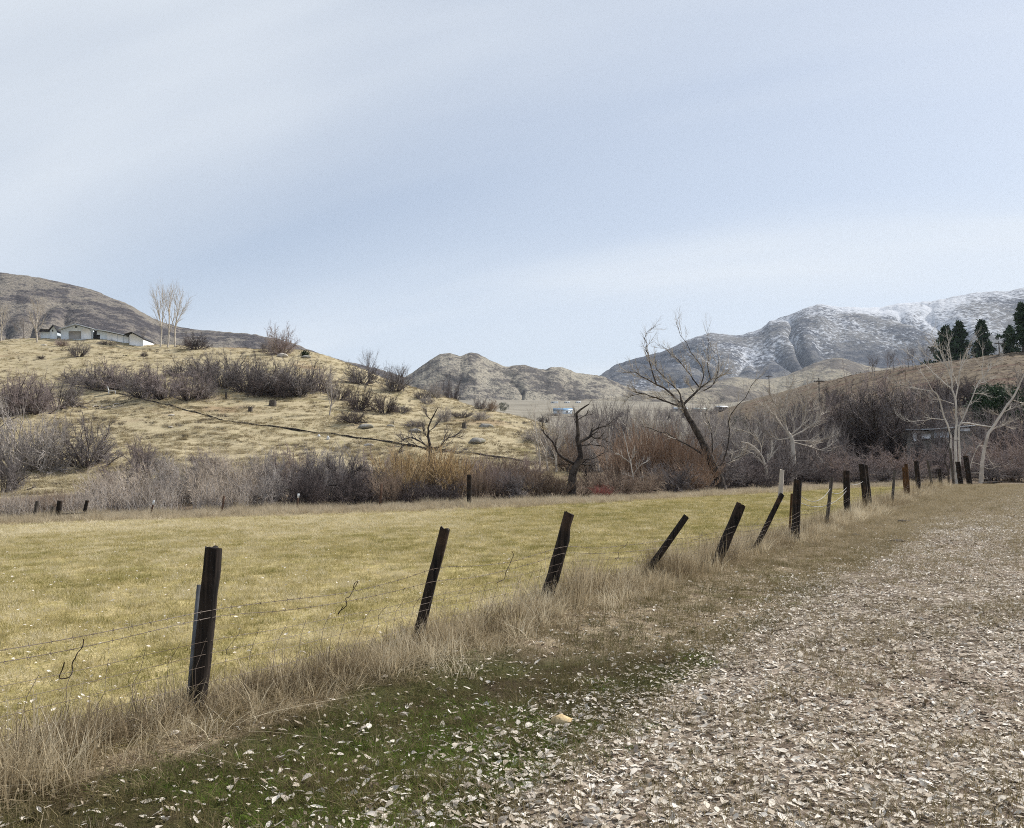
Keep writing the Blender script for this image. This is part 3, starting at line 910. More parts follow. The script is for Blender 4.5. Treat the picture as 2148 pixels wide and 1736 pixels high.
def shrub_proto(kind, seed):
    R = random.Random(seed)
    S = {}
    if kind == 'dome':
        C = dict(n=[5, 4, 3, 2], w=[.14, .2, .25, .3], t=[.01, .0, .01, .03], tap=[.7, .7, .75, .8], c=[8, 7, 4, 0], s=[.2, .15, .1, 0], a=[.75, .85, .8, 0], l=[.42, .5, .55, 0], r=[.0105, .0058, .0038, .0026])
        for i in range(36):
            az, inc = R.uniform(0, 6.283), math.acos(R.uniform(.12, 1.0))
            b = R.uniform(0, .16)
            grow(S, R, (b * math.cos(az), b * math.sin(az), -.03), norm3(math.sin(inc) * math.cos(az), math.sin(inc) * math.sin(az), math.cos(inc) + .12), R.uniform(.42, .68), .0105, 0, C)
    elif kind == 'broom':
        C = dict(n=[5, 3, 2], w=[.06, .1, .15], t=[.06, .10, .1], tap=[.7, .75, .8], c=[9, 5, 0], s=[.2, .1, 0], a=[.35, .4, 0], l=[.42, .45, 0], r=[.009, .0042, .0024])
        for i in range(60):
            az, inc = R.uniform(0, 6.283), abs(R.gauss(0, .42))
            b = R.uniform(0, .22)
            grow(S, R, (b * math.cos(az), b * math.sin(az), -.03), norm3(math.sin(inc) * math.cos(az), math.sin(inc) * math.sin(az), math.cos(inc)), R.uniform(.5, .95), .009, 0, C)
    elif kind == 'weeds':
        C = dict(n=[4, 2], w=[.08, .15], t=[.04, .05], tap=[.7, .8], c=[7, 0], s=[.3, 0], a=[.55, 0], l=[.3, 0], r=[.006, .0032])
        for i in range(190):
            az, b = R.uniform(0, 6.283), .5 * math.sqrt(R.random())
            inc = abs(R.gauss(0, .28))
            a2 = R.uniform(0, 6.283)
            grow(S, R, (b * math.cos(az), b * math.sin(az), -.03), norm3(math.sin(inc) * math.cos(a2), math.sin(inc) * math.sin(a2), math.cos(inc)), R.uniform(.35, 1.0) * (1 - .5 * b), .006, 0, C)
    else:                                           # bramble: arching canes
        C = dict(n=[8, 4, 3], w=[.16, .24, .3], t=[-.09, -.02, 0], tap=[.7, .75, .8], c=[9, 5, 0], s=[.15, .1, 0], a=[.8, .8, 0], l=[.3, .5, 0], r=[.009, .0048, .0028])
        for i in range(52):
            az, inc, b = R.uniform(0, 6.283), R.uniform(.1, .8), R.uniform(0, .3)
            a2 = R.uniform(0, 6.283)
            grow(S, R, (b * math.cos(az), b * math.sin(az), -.03), norm3(math.sin(inc) * math.cos(a2), math.sin(inc) * math.sin(a2), math.cos(inc)), R.uniform(.7, 1.3), .009, 0, C)
    allz = np.concatenate([np.array([b[0] for b in br]).reshape(-1, 3) for br in S.values()])
    top, wid = np.percentile(allz[:, 2], 99), np.percentile(np.hypot(allz[:, 0], allz[:, 1]), 97) * 2
    top_lev = max(l for l, _ in S)
    st, tw = geo_of(S, {0}, 4), geo_of(S, set(range(1, top_lev + 1)), 3)
    return st.mesh('stems', BARK['grey']), tw.mesh('twigs', BARK['grey']), top, wid
PROTO = {}
for kd, cnt in (('dome', 4), ('broom', 3), ('weeds', 2), ('bramble', 3)):
    PROTO[kd] = [shrub_proto(kd, 900 + 31 * i + len(kd)) for i in range(cnt)]
def omat(o, m):
    o.material_slots[0].link = 'OBJECT'
    o.material_slots[0].material = m
RS = random.Random(5)
ORD = ['first', 'second', 'third', 'fourth', 'fifth', 'sixth', 'seventh', 'eighth', 'ninth', 'tenth', 'eleventh', 'twelfth', 'thirteenth', 'fourteenth', 'fifteenth', 'sixteenth',
       'seventeenth', 'eighteenth', 'nineteenth', 'twentieth', 'twenty-first', 'twenty-second', 'twenty-third', 'twenty-fourth', 'twenty-fifth', 'twenty-sixth', 'twenty-seventh',
       'twenty-eighth', 'twenty-ninth', 'thirtieth', 'thirty-first', 'thirty-second', 'thirty-third', 'thirty-fourth', 'thirty-fifth', 'thirty-sixth', 'thirty-seventh', 'thirty-eighth', 'thirty-ninth', 'fortieth']
def shrub(px, top, w, base, bark, typ, label, group=None, stem=None):
    loc = at(px, base) if base < 500 else hit(px, base, 30, 400)
    d = loc[1]
    h = max(P(px, top, d)[2] - loc[2], 0.4)
    st, tw, tz, wid = RS.choice(PROTO[typ])
    o = link('shrub', None, None, loc)
    o.rotation_euler = (0, 0, RS.uniform(0, 6.283))
    sx = w * d / F / wid * 1.25
    o.scale = (sx, sx, h / tz * 1.08)
    so = link('stems', st, o)
    omat(so, BARK[stem or ('dark' if bark in ('dark', 'plum', 'purple') else 'brown' if bark not in ('grey', 'tan') else 'grey')])
    omat(link('twigs', tw, so), BARK[bark])
    tag(o, label, 'shrub', group)
    return o
def row_of(items, what, where, group, up=0):
    items = sorted(items, key=lambda q: q[0])
    for i, it in enumerate(items):
        px, top, w, base, bark, typ = it
        look = {'purple': 'purple-grey', 'grey': 'grey', 'dark': 'dark', 'plum': 'dark plum-grey', 'tan': 'straw-coloured', 'brown': 'brown', 'willow': 'yellow-orange', 'orange': 'rusty orange', 'red': 'red', 'rose': 'pinkish'}[bark]
        shrub(px, top - up, w, base, bark, typ, '%s %s, %s from the left %s' % (look, what, ORD[i], where), group)
D_, B_, W_, Z_ = 'dome', 'broom', 'weeds', 'bramble'
row_of([(15, 1028, 95, 42, 'tan', W_), (70, 1040, 85, 42.5, 'tan', W_), (120, 1030, 95, 43.5, 'brown', W_), (175, 1034, 95, 43, 'tan', W_), (228, 1012, 110, 45.5, 'tan', W_), (285, 990, 125, 48, 'tan', D_), (330, 1010, 110, 45, 'tan', W_),
        (370, 985, 120, 49, 'grey', D_), (425, 975, 125, 49, 'tan', D_), (470, 1005, 110, 46, 'tan', W_), (515, 970, 125, 50, 'tan', D_), (560, 985, 110, 47.5, 'grey', D_), (605, 962, 120, 50, 'plum', D_), (640, 990, 110, 47, 'dark', D_),
        (690, 955, 125, 50, 'plum', D_), (735, 985, 115, 47.5, 'dark', D_), (775, 975, 100, 50, 'plum', D_)],
       'brush', 'along the left half of the field edge', 'brush along the left far edge of the field')
row_of([(815, 990, 85, 48, 'brown', B_), (845, 950, 120, 51, 'willow', B_), (900, 938, 140, 53, 'willow', B_), (958, 955, 120, 52, 'willow', B_), (868, 1005, 120, 48.5, 'dark', D_), (930, 1005, 120, 48.5, 'dark', D_), (1003, 985, 80, 50, 'brown', B_),
        (1040, 978, 90, 51, 'rose', B_), (1085, 985, 90, 51, 'plum', D_), (1128, 980, 85, 52, 'brown', B_), (1165, 1000, 90, 52, 'brown', B_), (1215, 1000, 100, 53, 'brown', D_), (1264, 1018, 48, 51.5, 'red', B_), (1250, 985, 100, 58, 'brown', B_)],
       'willow scrub', 'along the middle of the field edge', 'scrub along the middle of the far field edge')
row_of([(215, 985, 100, 52, 'tan', D_), (262, 965, 100, 56, 'purple', D_), (320, 962, 110, 56, 'tan', D_), (385, 955, 110, 57, 'grey', D_), (450, 950, 110, 58, 'tan', D_), (505, 950, 110, 57, 'tan', D_), (560, 945, 110, 58, 'grey', D_), (615, 940, 110, 58, 'rose', D_),
        (672, 935, 110, 58, 'grey', D_), (730, 938, 110, 58, 'grey', D_), (785, 945, 100, 58, 'rose', D_), (1010, 955, 90, 60, 'rose', B_), (1060, 960, 90, 60, 'brown', B_), (1105, 955, 80, 62, 'rose', B_)],
       'bare bush', 'in the second row behind the field-edge brush', 'second row of brush at the hill foot')
row_of([(1300, 925, 110, 62, 'orange', B_), (1350, 900, 130, 64, 'orange', B_), (1405, 905, 120, 64, 'orange', B_), (1445, 940, 110, 62, 'orange', B_), (1300, 1000, 100, 54, 'brown', D_), (1345, 985, 100, 56, 'brown', D_), (1400, 975, 110, 58, 'plum', D_),
        (1455, 985, 100, 59.5, 'orange', B_), (1510, 965, 110, 64, 'plum', D_), (1560, 955, 120, 66, 'purple', Z_), (1600, 985, 110, 63, 'dark', Z_), (1640, 945, 120, 70, 'plum', Z_), (1470, 930, 110, 70, 'brown', D_)],
       'thicket bush', 'around the big leaning tree', 'thicket around the leaning tree', 8)
row_of([(1690, 955, 120, 76, 'plum', Z_), (1745, 950, 120, 79, 'rose', Z_), (1800, 958, 125, 80, 'purple', Z_), (1850, 948, 125, 82, 'rose', Z_), (1905, 950, 125, 82, 'rose', Z_), (1960, 940, 120, 84, 'purple', Z_), (2020, 935, 130, 84, 'rose', Z_),
        (2075, 925, 130, 85, 'rose', Z_), (2125, 905, 140, 87, 'rose', Z_), (2190, 900, 150, 87, 'purple', Z_), (2065, 965, 120, 79, 'plum', Z_), (2110, 965, 130, 79, 'rose', Z_), (2160, 965, 130, 78, 'plum', Z_),
        (1720, 985, 110, 73, 'dark', Z_), (1785, 990, 120, 75, 'dark', Z_), (1850, 985, 120, 77, 'plum', Z_), (1915, 985, 120, 78, 'plum', Z_)],
       'bramble', 'in the thicket behind the fence end', 'brambles behind the far end of the fence', 10)
row_of([(1125, 912, 80, 95, 'grey', D_), (1175, 895, 90, 88, 'grey', D_), (1225, 880, 100, 90, 'grey', B_), (1270, 872, 100, 98, 'grey', B_), (1320, 878, 100, 100, 'grey', D_), (1370, 868, 110, 105, 'grey', B_), (1425, 872, 110, 100, 'grey', D_),
        (1485, 868, 110, 105, 'grey', B_), (1545, 885, 120, 92, 'grey', D_), (1600, 895, 110, 95, 'plum', D_), (1650, 890, 120, 98, 'grey', D_), (1570, 915, 120, 76, 'plum', D_), (1660, 920, 110, 82, 'plum', D_), (1255, 920, 100, 75, 'grey', D_),
        (1420, 905, 120, 82, 'plum', D_), (1520, 900, 110, 80, 'grey', D_), (1195, 925, 90, 74, 'brown', D_), (1740, 905, 110, 92, 'plum', D_), (1960, 890, 120, 96, 'plum', D_), (2060, 870, 140, 100, 'plum', D_), (1785, 812, 140, 116, 'rose', D_), (1885, 802, 160, 118, 'rose', D_), (1945, 825, 140, 112, 'plum', D_), (1700, 850, 110, 112, 'plum', D_), (2010, 855, 120, 108, 'plum', D_), (2130, 860, 140, 100, 'purple', D_)],
       'bare bush', 'in the creek bottom behind the field', 'bare bushes in the creek bottom', 16)
row_of([(20, 782, 120, 872, 'purple', D_), (70, 786, 110, 868, 'purple', D_), (120, 790, 95, 856, 'plum', D_), (35, 852, 150, 988, 'grey', D_), (92, 868, 120, 985, 'grey', D_), (182, 874, 135, 978, 'plum', D_), (8, 940, 90, 1035, 'plum', D_), (-60, 800, 160, 950, 'plum', D_)],
       'large shrub', 'in the cluster at the left edge', 'large shrubs at the left edge')
row_of([(160, 770, 85, 806, 'plum', D_), (212, 762, 100, 813, 'plum', D_), (262, 757, 105, 818, 'purple', D_), (300, 776, 90, 833, 'plum', D_), (345, 770, 100, 836, 'purple', D_), (395, 774, 95, 838, 'purple', D_), (428, 786, 55, 836, 'plum', D_)],
       'hillside shrub', 'of the lower left thicket on the hill', 'lower thicket on the left hillside')
row_of([(378, 752, 80, 790, 'plum', D_), (422, 744, 100, 798, 'plum', D_), (470, 740, 110, 812, 'plum', D_), (520, 745, 110, 822, 'plum', D_), (572, 752, 110, 828, 'plum', D_), (622, 757, 105, 828, 'plum', D_), (668, 765, 80, 820, 'purple', D_), (600, 785, 90, 832, 'dark', D_), (545, 778, 90, 830, 'dark', D_)],
       'hillside shrub', 'of the upper thicket on the hill', 'upper thicket on the left hillside')
row_of([(710, 800, 50, 838, 'dark', D_), (750, 805, 70, 862, 'dark', D_), (738, 858, 72, 886, 'dark', D_), (805, 822, 66, 866, 'dark', D_), (843, 846, 40, 866, 'plum', D_), (760, 762, 75, 805, 'plum', D_), (830, 768, 62, 820, 'plum', D_), (884, 812, 34, 838, 'plum', D_), (913, 800, 34, 832, 'grey', D_),
        (945, 795, 44, 832, 'dark', D_), (897, 828, 32, 848, 'grey', D_), (1006, 834, 32, 858, 'plum', D_), (1028, 838, 34, 862, 'brown', D_), (1009, 860, 36, 880, 'grey', D_), (968, 860, 46, 876, 'plum', D_), (931, 852, 36, 884, 'grey', D_), (870, 880, 50, 896, 'plum', D_)],
       'small shrub', 'scattered on the hill shoulder', 'small shrubs on the hill shoulder')
row_of([(292, 918, 78, 986, 'purple', D_), (326, 945, 60, 988, 'plum', D_), (430, 942, 60, 984, 'purple', D_), (164, 713, 40, 748, 'plum', D_), (130, 711, 34, 726, 'rose', D_), (303, 736, 18, 748, 'dark', D_), (87, 744, 20, 753, 'dark', D_), (590, 684, 66, 744, 'rose', D_), (411, 698, 58, 733, 'dark', D_), (560, 715, 34, 738, 'plum', D_), (225, 712, 40, 724, 'plum', D_)],
       'lone shrub', 'standing apart on the left hillside', 'lone shrubs on the left hillside')

# traced trees: limbs read off the photograph, given depth, then sprouted
TW = dict(n=[6, 5, 3, 2], w=[.1, .12, .16, .2], t=[.02, .12, .10, .05], tap=[.6, .75, .8, .8], c=[12, 7, 3, 0], s=[.15, .15, .1, 0], a=[.5, .5, .6, 0], l=[.55, .5, .5, 0], r=[.1, .034, .020, .013])
def traced(name, d, trunk, limbs, bark, twig, label, cf=c3, C=TW, lm=((.6, 2.0), (.3, 1.1), (.2, .6)), seed=1, cat='tree', depth=0.35, group=None, kt=8):
    R = random.Random(seed)
    C = dict(C); C['lm'] = lm
    S = {}
    base = P(*cf(*trunk[0][0][0]), d)
    g0 = gz(base[0], base[1])
    root = link(name, None, None, (base[0], base[1], g0))
    org = np.array((base[0], base[1], g0))
    gt, gl = Geo(), Geo()
    def poly(pts, r0, r1, wob, off, n):
        w = [P(*cf(*q), d) - org for q in pts]
        s = spline(w, n)
        L = np.linalg.norm(np.diff(s, axis=0), axis=1).sum()
        t = np.linspace(0, 1, n)
        s[:, 1] += off * L * t ** 1.3
        s += np.array([[R.gauss(0, 1) for _ in range(3)] for _ in range(n)]) * wob * np.minimum(t, .999)[:, None] * L
        return s, r0 + (r1 - r0) * t ** 0.8, L
    tn = []
    for k, (pts, r0, r1) in enumerate(trunk):
        s, r, L = poly(pts, r0, r1, .004, 0.0 if k == 0 else R.uniform(-.2, .2), 14)
        if k == 0:
            s[0, 2] = min(s[0, 2], 0) - 0.15
            r[0] *= 1.25
        gt.tubes(s[None], r[None], kt)
        sprout(S, R, [tuple(q) for q in s], list(r), L * .35, 1, C)
        tn.append(s)
    for pts, r0, r1 in limbs:
        s, r, L = poly(pts, r0 * .85, r1 * .8, .016, R.uniform(-depth, depth), 12)
        allt = np.concatenate(tn)                   # join the limb to the nearest wood in depth
        j = np.argmin(((allt - s[0]) ** 2)[:, (0, 2)].sum(1))
        s[:, 1] += allt[j, 1] - s[0, 1]
        tn.append(s)
        gl.tubes(s[None], r[None], 5)
        sprout(S, R, [tuple(q) for q in s], list(r), L, 0, C)
    link('trunk', gt.mesh('trunk', BARK[bark], True), root)
    lo = link('limbs', gl.mesh('limbs', BARK[bark], True), root)
    link('twigs', geo_of(S, {1, 2, 3}, 3).mesh('twigs', BARK[twig]), lo)
    return tag(root, label, cat, group)
traced('tree', 62, [([(1760, 1500), (1720, 1350), (1650, 1200), (1590, 1050), (1520, 930), (1480, 860), (1440, 790), (1420, 730)], .40, .13)],
       [([(1440, 790), (1330, 660), (1230, 590), (1100, 520), (975, 485)], .12, .03), ([(1230, 590), (1190, 480), (1170, 400), (1140, 300), (1135, 210), (1200, 160)], .07, .015),
        ([(1430, 780), (1330, 750), (1200, 700), (1080, 670), (1040, 640)], .10, .03), ([(1080, 680), (1010, 700), (960, 750)], .04, .012), ([(1420, 730), (1400, 660), (1290, 560), (1220, 480), (1190, 400)], .08, .02),
        ([(1440, 760), (1500, 700), (1570, 630), (1660, 570), (1740, 530), (1800, 490)], .13, .03), ([(1570, 630), (1500, 530), (1430, 420), (1340, 330), (1270, 250)], .07, .015),
        ([(1570, 620), (1600, 520), (1560, 420), (1480, 310), (1400, 150), (1390, 60)], .06, .012), ([(1660, 570), (1640, 460), (1650, 380), (1660, 250), (1660, 110)], .055, .012),
        ([(1600, 650), (1680, 600), (1730, 480), (1740, 380), (1690, 260)], .06, .012), ([(1520, 660), (1480, 600), (1460, 570)], .04, .012), ([(1620, 1180), (1500, 1100), (1380, 1040), (1250, 985), (1130, 960), (1090, 920)], .09, .02),
        ([(1670, 1150), (1670, 1000), (1660, 930), (1640, 850), (1650, 760)], .07, .02), ([(1740, 1250), (1790, 1100), (1800, 960), (1790, 870), (1860, 750), (1920, 690), (1960, 620), (2020, 550)], .07, .015),
        ([(1480, 860), (1420, 800), (1350, 730)], .06, .02), ([(1700, 1250), (1800, 1220), (1900, 1160), (1950, 1100)], .06, .015)],
       'bark', 'pale', 'big bare tree leaning left with pale upswept twigs at the field edge', seed=3, lm=((.4, 1.25), (.3, .8), (.2, .45)))
traced('dead_tree', 52, [([(540, 1420), (565, 1280), (620, 1190), (612, 1110), (595, 1040), (600, 1000), (590, 920), (590, 830), (640, 790), (680, 755)], .27, .03)],
       [([(610, 1060), (690, 1020), (720, 970), (800, 935), (870, 920)], .13, .03), ([(700, 1010), (740, 1030), (800, 1035), (850, 1060)], .06, .02), ([(590, 890), (650, 850), (720, 835)], .05, .015), ([(560, 1230), (490, 1190), (430, 1140), (400, 1070), (340, 1000), (300, 950)], .13, .03),
        ([(600, 1230), (650, 1240), (710, 1250), (715, 1310)], .09, .03), ([(650, 1245), (665, 1310), (655, 1340)], .05, .02), ([(630, 1200), (720, 1190), (790, 1150), (840, 1130)], .05, .015), ([(530, 1240), (515, 1280), (510, 1320)], .05, .02),
        ([(610, 1090), (700, 1085), (800, 1100), (870, 1130)], .05, .015), ([(540, 1240), (480, 1235), (440, 1240)], .05, .015), ([(595, 940), (570, 870), (575, 790)], .04, .012)],
       'snag', 'snag', 'gnarled blackened dead tree with crooked trunk in front of the hillside', seed=8, C=dict(TW, c=[6, 4, 2, 0]), lm=((.3, .9), (.2, .5), (.15, .3)))
traced('sapling', 56, [([(1060, 1505), (1045, 1400), (1035, 1320), (1015, 1210), (990, 1120), (960, 980)], .055, .015)],
       [([(1035, 1340), (980, 1320), (955, 1310)], .03, .01), ([(1040, 1320), (1090, 1250), (1160, 1205)], .035, .01), ([(1015, 1230), (1030, 1180), (1050, 1120)], .03, .01), ([(1020, 1230), (940, 1170), (910, 1150)], .03, .01),
        ([(1045, 1370), (1080, 1350), (1130, 1320)], .025, .008), ([(1050, 1400), (1000, 1375), (960, 1370)], .02, .008)],
       'white', 'white', 'slender white sapling in front of the rusty orange willows', seed=9, C=dict(TW, c=[6, 4, 2, 0]), lm=((.3, .9), (.2, .5), (.15, .3)))
traced('tree', 60, [([(1490, 1480), (1487, 1200), (1485, 1040), (1470, 950), (1465, 880), (1490, 800), (1550, 700)], .16, .03)],
       [([(1480, 1040), (1430, 1000), (1340, 950), (1250, 960), (1220, 990)], .09, .02), ([(1480, 1030), (1560, 1030), (1620, 960), (1700, 940), (1740, 950)], .09, .02), ([(1470, 960), (1430, 900), (1420, 830)], .05, .015), ([(1480, 1060), (1350, 1010), (1260, 1010), (1210, 1070), (1190, 1100)], .06, .02),
        ([(1490, 800), (1450, 760), (1430, 700)], .04, .012), ([(1485, 1090), (1590, 1060), (1700, 1080), (1800, 1070)], .05, .015), ([(1470, 900), (1540, 840), (1600, 760)], .04, .012)],
       'snag', 'plum', 'dark spreading tree rising out of the yellow-orange willow', cf=c2, seed=10, lm=((.5, 1.5), (.25, .8), (.15, .5)))
traced('tree', 49.5, [([(765, 1500), (760, 1430), (730, 1340), (700, 1250), (690, 1180)], .11, .03)],
       [([(745, 1380), (820, 1240), (840, 1150)], .06, .015), ([(800, 1270), (880, 1220), (930, 1215)], .04, .012), ([(730, 1340), (600, 1340), (520, 1290), (440, 1220)], .07, .015), ([(740, 1360), (860, 1330), (950, 1300)], .05, .015), ([(700, 1250), (650, 1200), (640, 1140)], .04, .012)],
       'snag', 'dark', 'low dark many-branched tree in the dark brush at the field edge', cf=c2, seed=11, lm=((.4, 1.1), (.25, .7), (.15, .4)))
traced('tree', 78, [([(275, 1230), (265, 1130), (235, 1080)], .22, .16)],
       [([(240, 1090), (170, 1000), (90, 920), (0, 850)], .10, .02), ([(235, 1080), (200, 980), (130, 880), (60, 800)], .09, .02), ([(235, 1080), (205, 930), (240, 800), (260, 720)], .09, .015), ([(260, 1100), (340, 1020), (360, 900), (370, 780), (400, 740)], .10, .02),
        ([(270, 1110), (400, 1040), (480, 960), (530, 870)], .09, .02), ([(340, 1020), (340, 880), (300, 780)], .06, .015), ([(400, 1080), (460, 1000), (500, 930)], .05, .015), ([(270, 1150), (400, 1180), (520, 1200), (640, 1110)], .07, .015),
        ([(250, 1120), (150, 1130), (60, 1060), (0, 1000)], .07, .015), ([(270, 1140), (450, 1140), (560, 1110)], .06, .015), ([(210, 1030), (160, 900), (170, 800)], .06, .012), ([(280, 1080), (290, 950), (330, 820)], .06, .012), ([(360, 950), (430, 880), (450, 800)], .04, .012)],
       'pale', 'pale', 'pale fan-shaped bare tree left of the dense dark tree', cf=c4, seed=12, lm=((.6, 1.8), (.3, 1.0), (.2, .6)))
traced('tree', 74, [([(1000, 1330), (990, 1180), (985, 1000), (980, 800), (1000, 600), (990, 470), (975, 300), (940, 150), (925, 0), (880, -250)], .15, .05), ([(1040, 1330), (1040, 1180), (1030, 960), (1020, 720), (1030, 620), (1100, 595), (1250, 625), (1430, 650)], .11, .05),
                    ([(930, 1330), (930, 1180), (905, 900), (890, 720), (800, 540), (750, 400), (690, 260), (600, 170), (470, 0), (330, -170)], .12, .025)],
       [([(1010, 640), (1060, 560), (1160, 300), (1230, 100), (1300, 0), (1280, -200), (1230, -420)], .09, .02), ([(1300, 0), (1400, -130), (1530, -290)], .05, .012), ([(975, 300), (1000, 100), (1010, -150), (1060, -330), (1130, -560)], .08, .015),
        ([(925, 0), (830, -280), (770, -480), (750, -650)], .06, .012), ([(940, -50), (900, -370), (860, -560)], .05, .012), ([(940, 150), (880, 90), (690, -120), (480, -330), (350, -400)], .07, .015), ([(925, 20), (850, -170), (700, -240), (620, -310), (590, -420)], .05, .012),
        ([(830, -350), (700, -430), (610, -510)], .04, .01), ([(620, 200), (400, 160), (200, 120), (50, 20)], .045, .012), ([(960, 350), (800, 300), (700, 290), (590, 290), (400, 190)], .04, .01), ([(800, 560), (650, 545), (520, 570), (350, 565), (250, 500)], .04, .01),
        ([(1000, -50), (1080, -200), (1200, -350)], .05, .012), ([(1230, 100), (1330, 60), (1450, 10)], .04, .01), ([(1180, 220), (1300, 215), (1450, 260)], .03, .01), ([(990, 450), (1060, 480), (1120, 440)], .03, .01)],
       'white', 'white', 'tall white-barked tree with several stems beside the fence end', cf=c9, seed=13, lm=((.4, 1.3), (.25, .8), (.15, .5)), C=dict(TW, c=[9, 6, 3, 0]))
traced('tree', 76, [([(1310, 1330), (1340, 1050), (1400, 750), (1500, 620), (1580, 480), (1680, 340), (1740, 260), (1800, 120), (1870, 0), (1960, -200)], .17, .06)],
       [([(1410, 720), (1600, 630), (1800, 675)], .06, .015), ([(1610, 620), (1700, 600), (1830, 530)], .05, .015), ([(1600, 460), (1750, 390), (1900, 330)], .05, .015), ([(1740, 300), (1877, 350), (1980, 420)], .05, .015), ([(1580, 500), (1500, 490), (1350, 450)], .04, .012),
        ([(1740, 280), (1690, 200), (1650, 130)], .04, .012), ([(1800, 120), (1780, 20), (1800, -150)], .05, .012), ([(1870, 0), (1990, -50), (2100, -160)], .05, .012)],
       'pale', 'pale', 'leaning pale tree whose limbs run off the right edge', cf=c9, seed=14, lm=((.4, 1.3), (.25, .8), (.15, .5)), C=dict(TW, c=[9, 6, 3, 0]))
traced('sapling', 72, [([(1155, 1330), (1165, 1220), (1200, 1080), (1260, 930), (1310, 850)], .06, .02)],
       [([(1260, 930), (1300, 890), (1360, 980), (1400, 1100), (1420, 1190)], .04, .015), ([(1200, 1110), (1290, 1140), (1400, 1200), (1480, 1170), (1600, 1150)], .035, .012), ([(1170, 1250), (1330, 1260), (1400, 1330)], .03, .012)],
       'pale', 'pale', 'small bent pale sapling arching over the brambles beside the white-barked tree', cf=c9, seed=15, C=dict(TW, c=[3, 3, 2, 0]), lm=((.3, .9), (.2, .5), (.15, .3)))
traced('dead_tree', 71, [([(890, 1340), (885, 1190), (850, 1110), (850, 1000), (900, 860), (915, 710), (975, 670)], .08, .02)],
       [([(885, 1190), (830, 1125), (720, 1100)], .05, .02), ([(850, 1050), (820, 970), (805, 920)], .03, .01), ([(915, 800), (1000, 830), (1070, 810)], .03, .01)],
       'snag', 'snag', 'thin black dead tree left of the white-barked tree', cf=c9, seed=16, C=dict(TW, c=[2, 2, 2, 0]), lm=((.2, .6), (.15, .4), (.1, .3)))
traced('tree', 68, [([(2110, 1400), (2095, 1270), (2060, 1170), (1990, 1090), (1900, 1060)], .13, .05)],
       [([(2060, 1170), (2050, 1080), (1980, 1000), (1880, 960), (1830, 1010)], .06, .02), ([(1990, 1150), (1900, 1120), (1820, 1150), (1760, 1180)], .05, .015), ([(2095, 1270), (2040, 1180), (2000, 1120)], .04, .015), ([(2090, 1250), (2140, 1180), (2180, 1060)], .05, .015)],
       'pale', 'white', 'low drooping pale tree between the leaning tree and the fence', seed=17, lm=((.4, 1.2), (.25, .8), (.15, .5)))
COT = dict(n=[6, 5, 4, 3], w=[.05, .08, .12, .16], t=[.05, .07, .06, .05], tap=[.6, .75, .8, .8], c=[9, 8, 5, 0], s=[.2, .2, .15, 0], a=[.45, .5, .55, 0], l=[.45, .45, .5, 0], r=[.1, .05, .03, .02])
def skyline_tree(px, base, top, width, bark, label, seed, stems=1, group=None, spread=.5):
    R = random.Random(seed)
    loc = at(px, base) if base < 300 else hit(px, base, 60, 230)
    d = loc[1]
    hgt = P(px, top, d)[2] - loc[2]
    wid = width * d / F
    S = {}
    root = link('tree', None, None, loc)
    tr = Geo()
    for i in range(stems):
        x0 = (i - (stems - 1) / 2) * wid * .2
        pts = [(x0, R.uniform(-.3, .3), -.3), (x0 + R.uniform(-.3, .3), 0, hgt * .3), (x0 * 1.5 + R.uniform(-.4, .4), R.uniform(-.5, .5), hgt * .6), (x0 * 1.8, R.uniform(-.5, .5), hgt * .95)]
        s = spline(pts, 10)
        r = np.linspace(.019, .003, 10) * hgt * (0.8 if stems > 1 else 1)
        tr.tubes(s[None], r[None], 6)
        C = dict(COT); C['a'] = [spread, .5, .55, 0]
        m = int(22 / stems) + 4
        for j in range(m):
            t = .25 + .7 * (j + R.random()) / m
            k = min(int(t * 9), 8)
            az, inc = R.uniform(0, 6.283), spread * R.uniform(.6, 1.3)
            Lb = wid * .62 * (1.15 - .6 * t) * R.uniform(.7, 1.15) / max(math.sin(inc), .35) * .75
            grow(S, R, tuple(s[k]), norm3(math.sin(inc) * math.cos(az), math.sin(inc) * math.sin(az), math.cos(inc)), min(Lb, hgt * (1.05 - t) + .1 * hgt), .0065 * hgt * (1.2 - t), 1, dict(C, r=[.1, .05, .0027 * hgt, .0017 * hgt]))
    link('trunk', tr.mesh('trunk', BARK[bark], True), root)
    lo = link('limbs', geo_of(S, {1}, 4).mesh('limbs', BARK[bark]), root)
    link('twigs', geo_of(S, {2, 3}, 3).mesh('twigs', BARK[bark]), lo)
    return tag(root, label, 'tree', group)
skyline_tree(352, 729, 603, 78, 'pale', 'tall pale clump of bare trees on the skyline right of the white sheds', 21, 3, spread=.42)
skyline_tree(77, 718, 622, 62, 'pale', 'pale bare tree in front of the small blue-white house', 22, 1, spread=.6)
skyline_tree(0, 716, 640, 60, 'pale', 'pale bare tree cut by the left edge of the picture', 23, 1, spread=.5)
skyline_tree(48, 708, 664, 56, 'plum', 'small round-crowned bare tree left of the small house', 24, 1, spread=.75)
skyline_tree(690, 872, 778, 50, 'grey', 'slender grey bare tree below the right end of the upper thicket', 25, 1, spread=.45)
skyline_tree(775, 804, 738, 42, 'plum', 'ragged small tree breaking the skyline of the hill shoulder', 26, 1, spread=.5)
skyline_tree(840, 820, 768, 56, 'plum', 'rounded small tree on the hill shoulder against the far hill', 27, 2, spread=.6)
skyline_tree(1170, 905, 858, 40, 'grey', 'small grey tree beside the blue-roofed barn', 28, 1, spread=.6)
skyline_tree(300, 725, 690, 16, 'plum', 'tiny bare tree at the right end of the sheds', 29, 1, spread=.5)
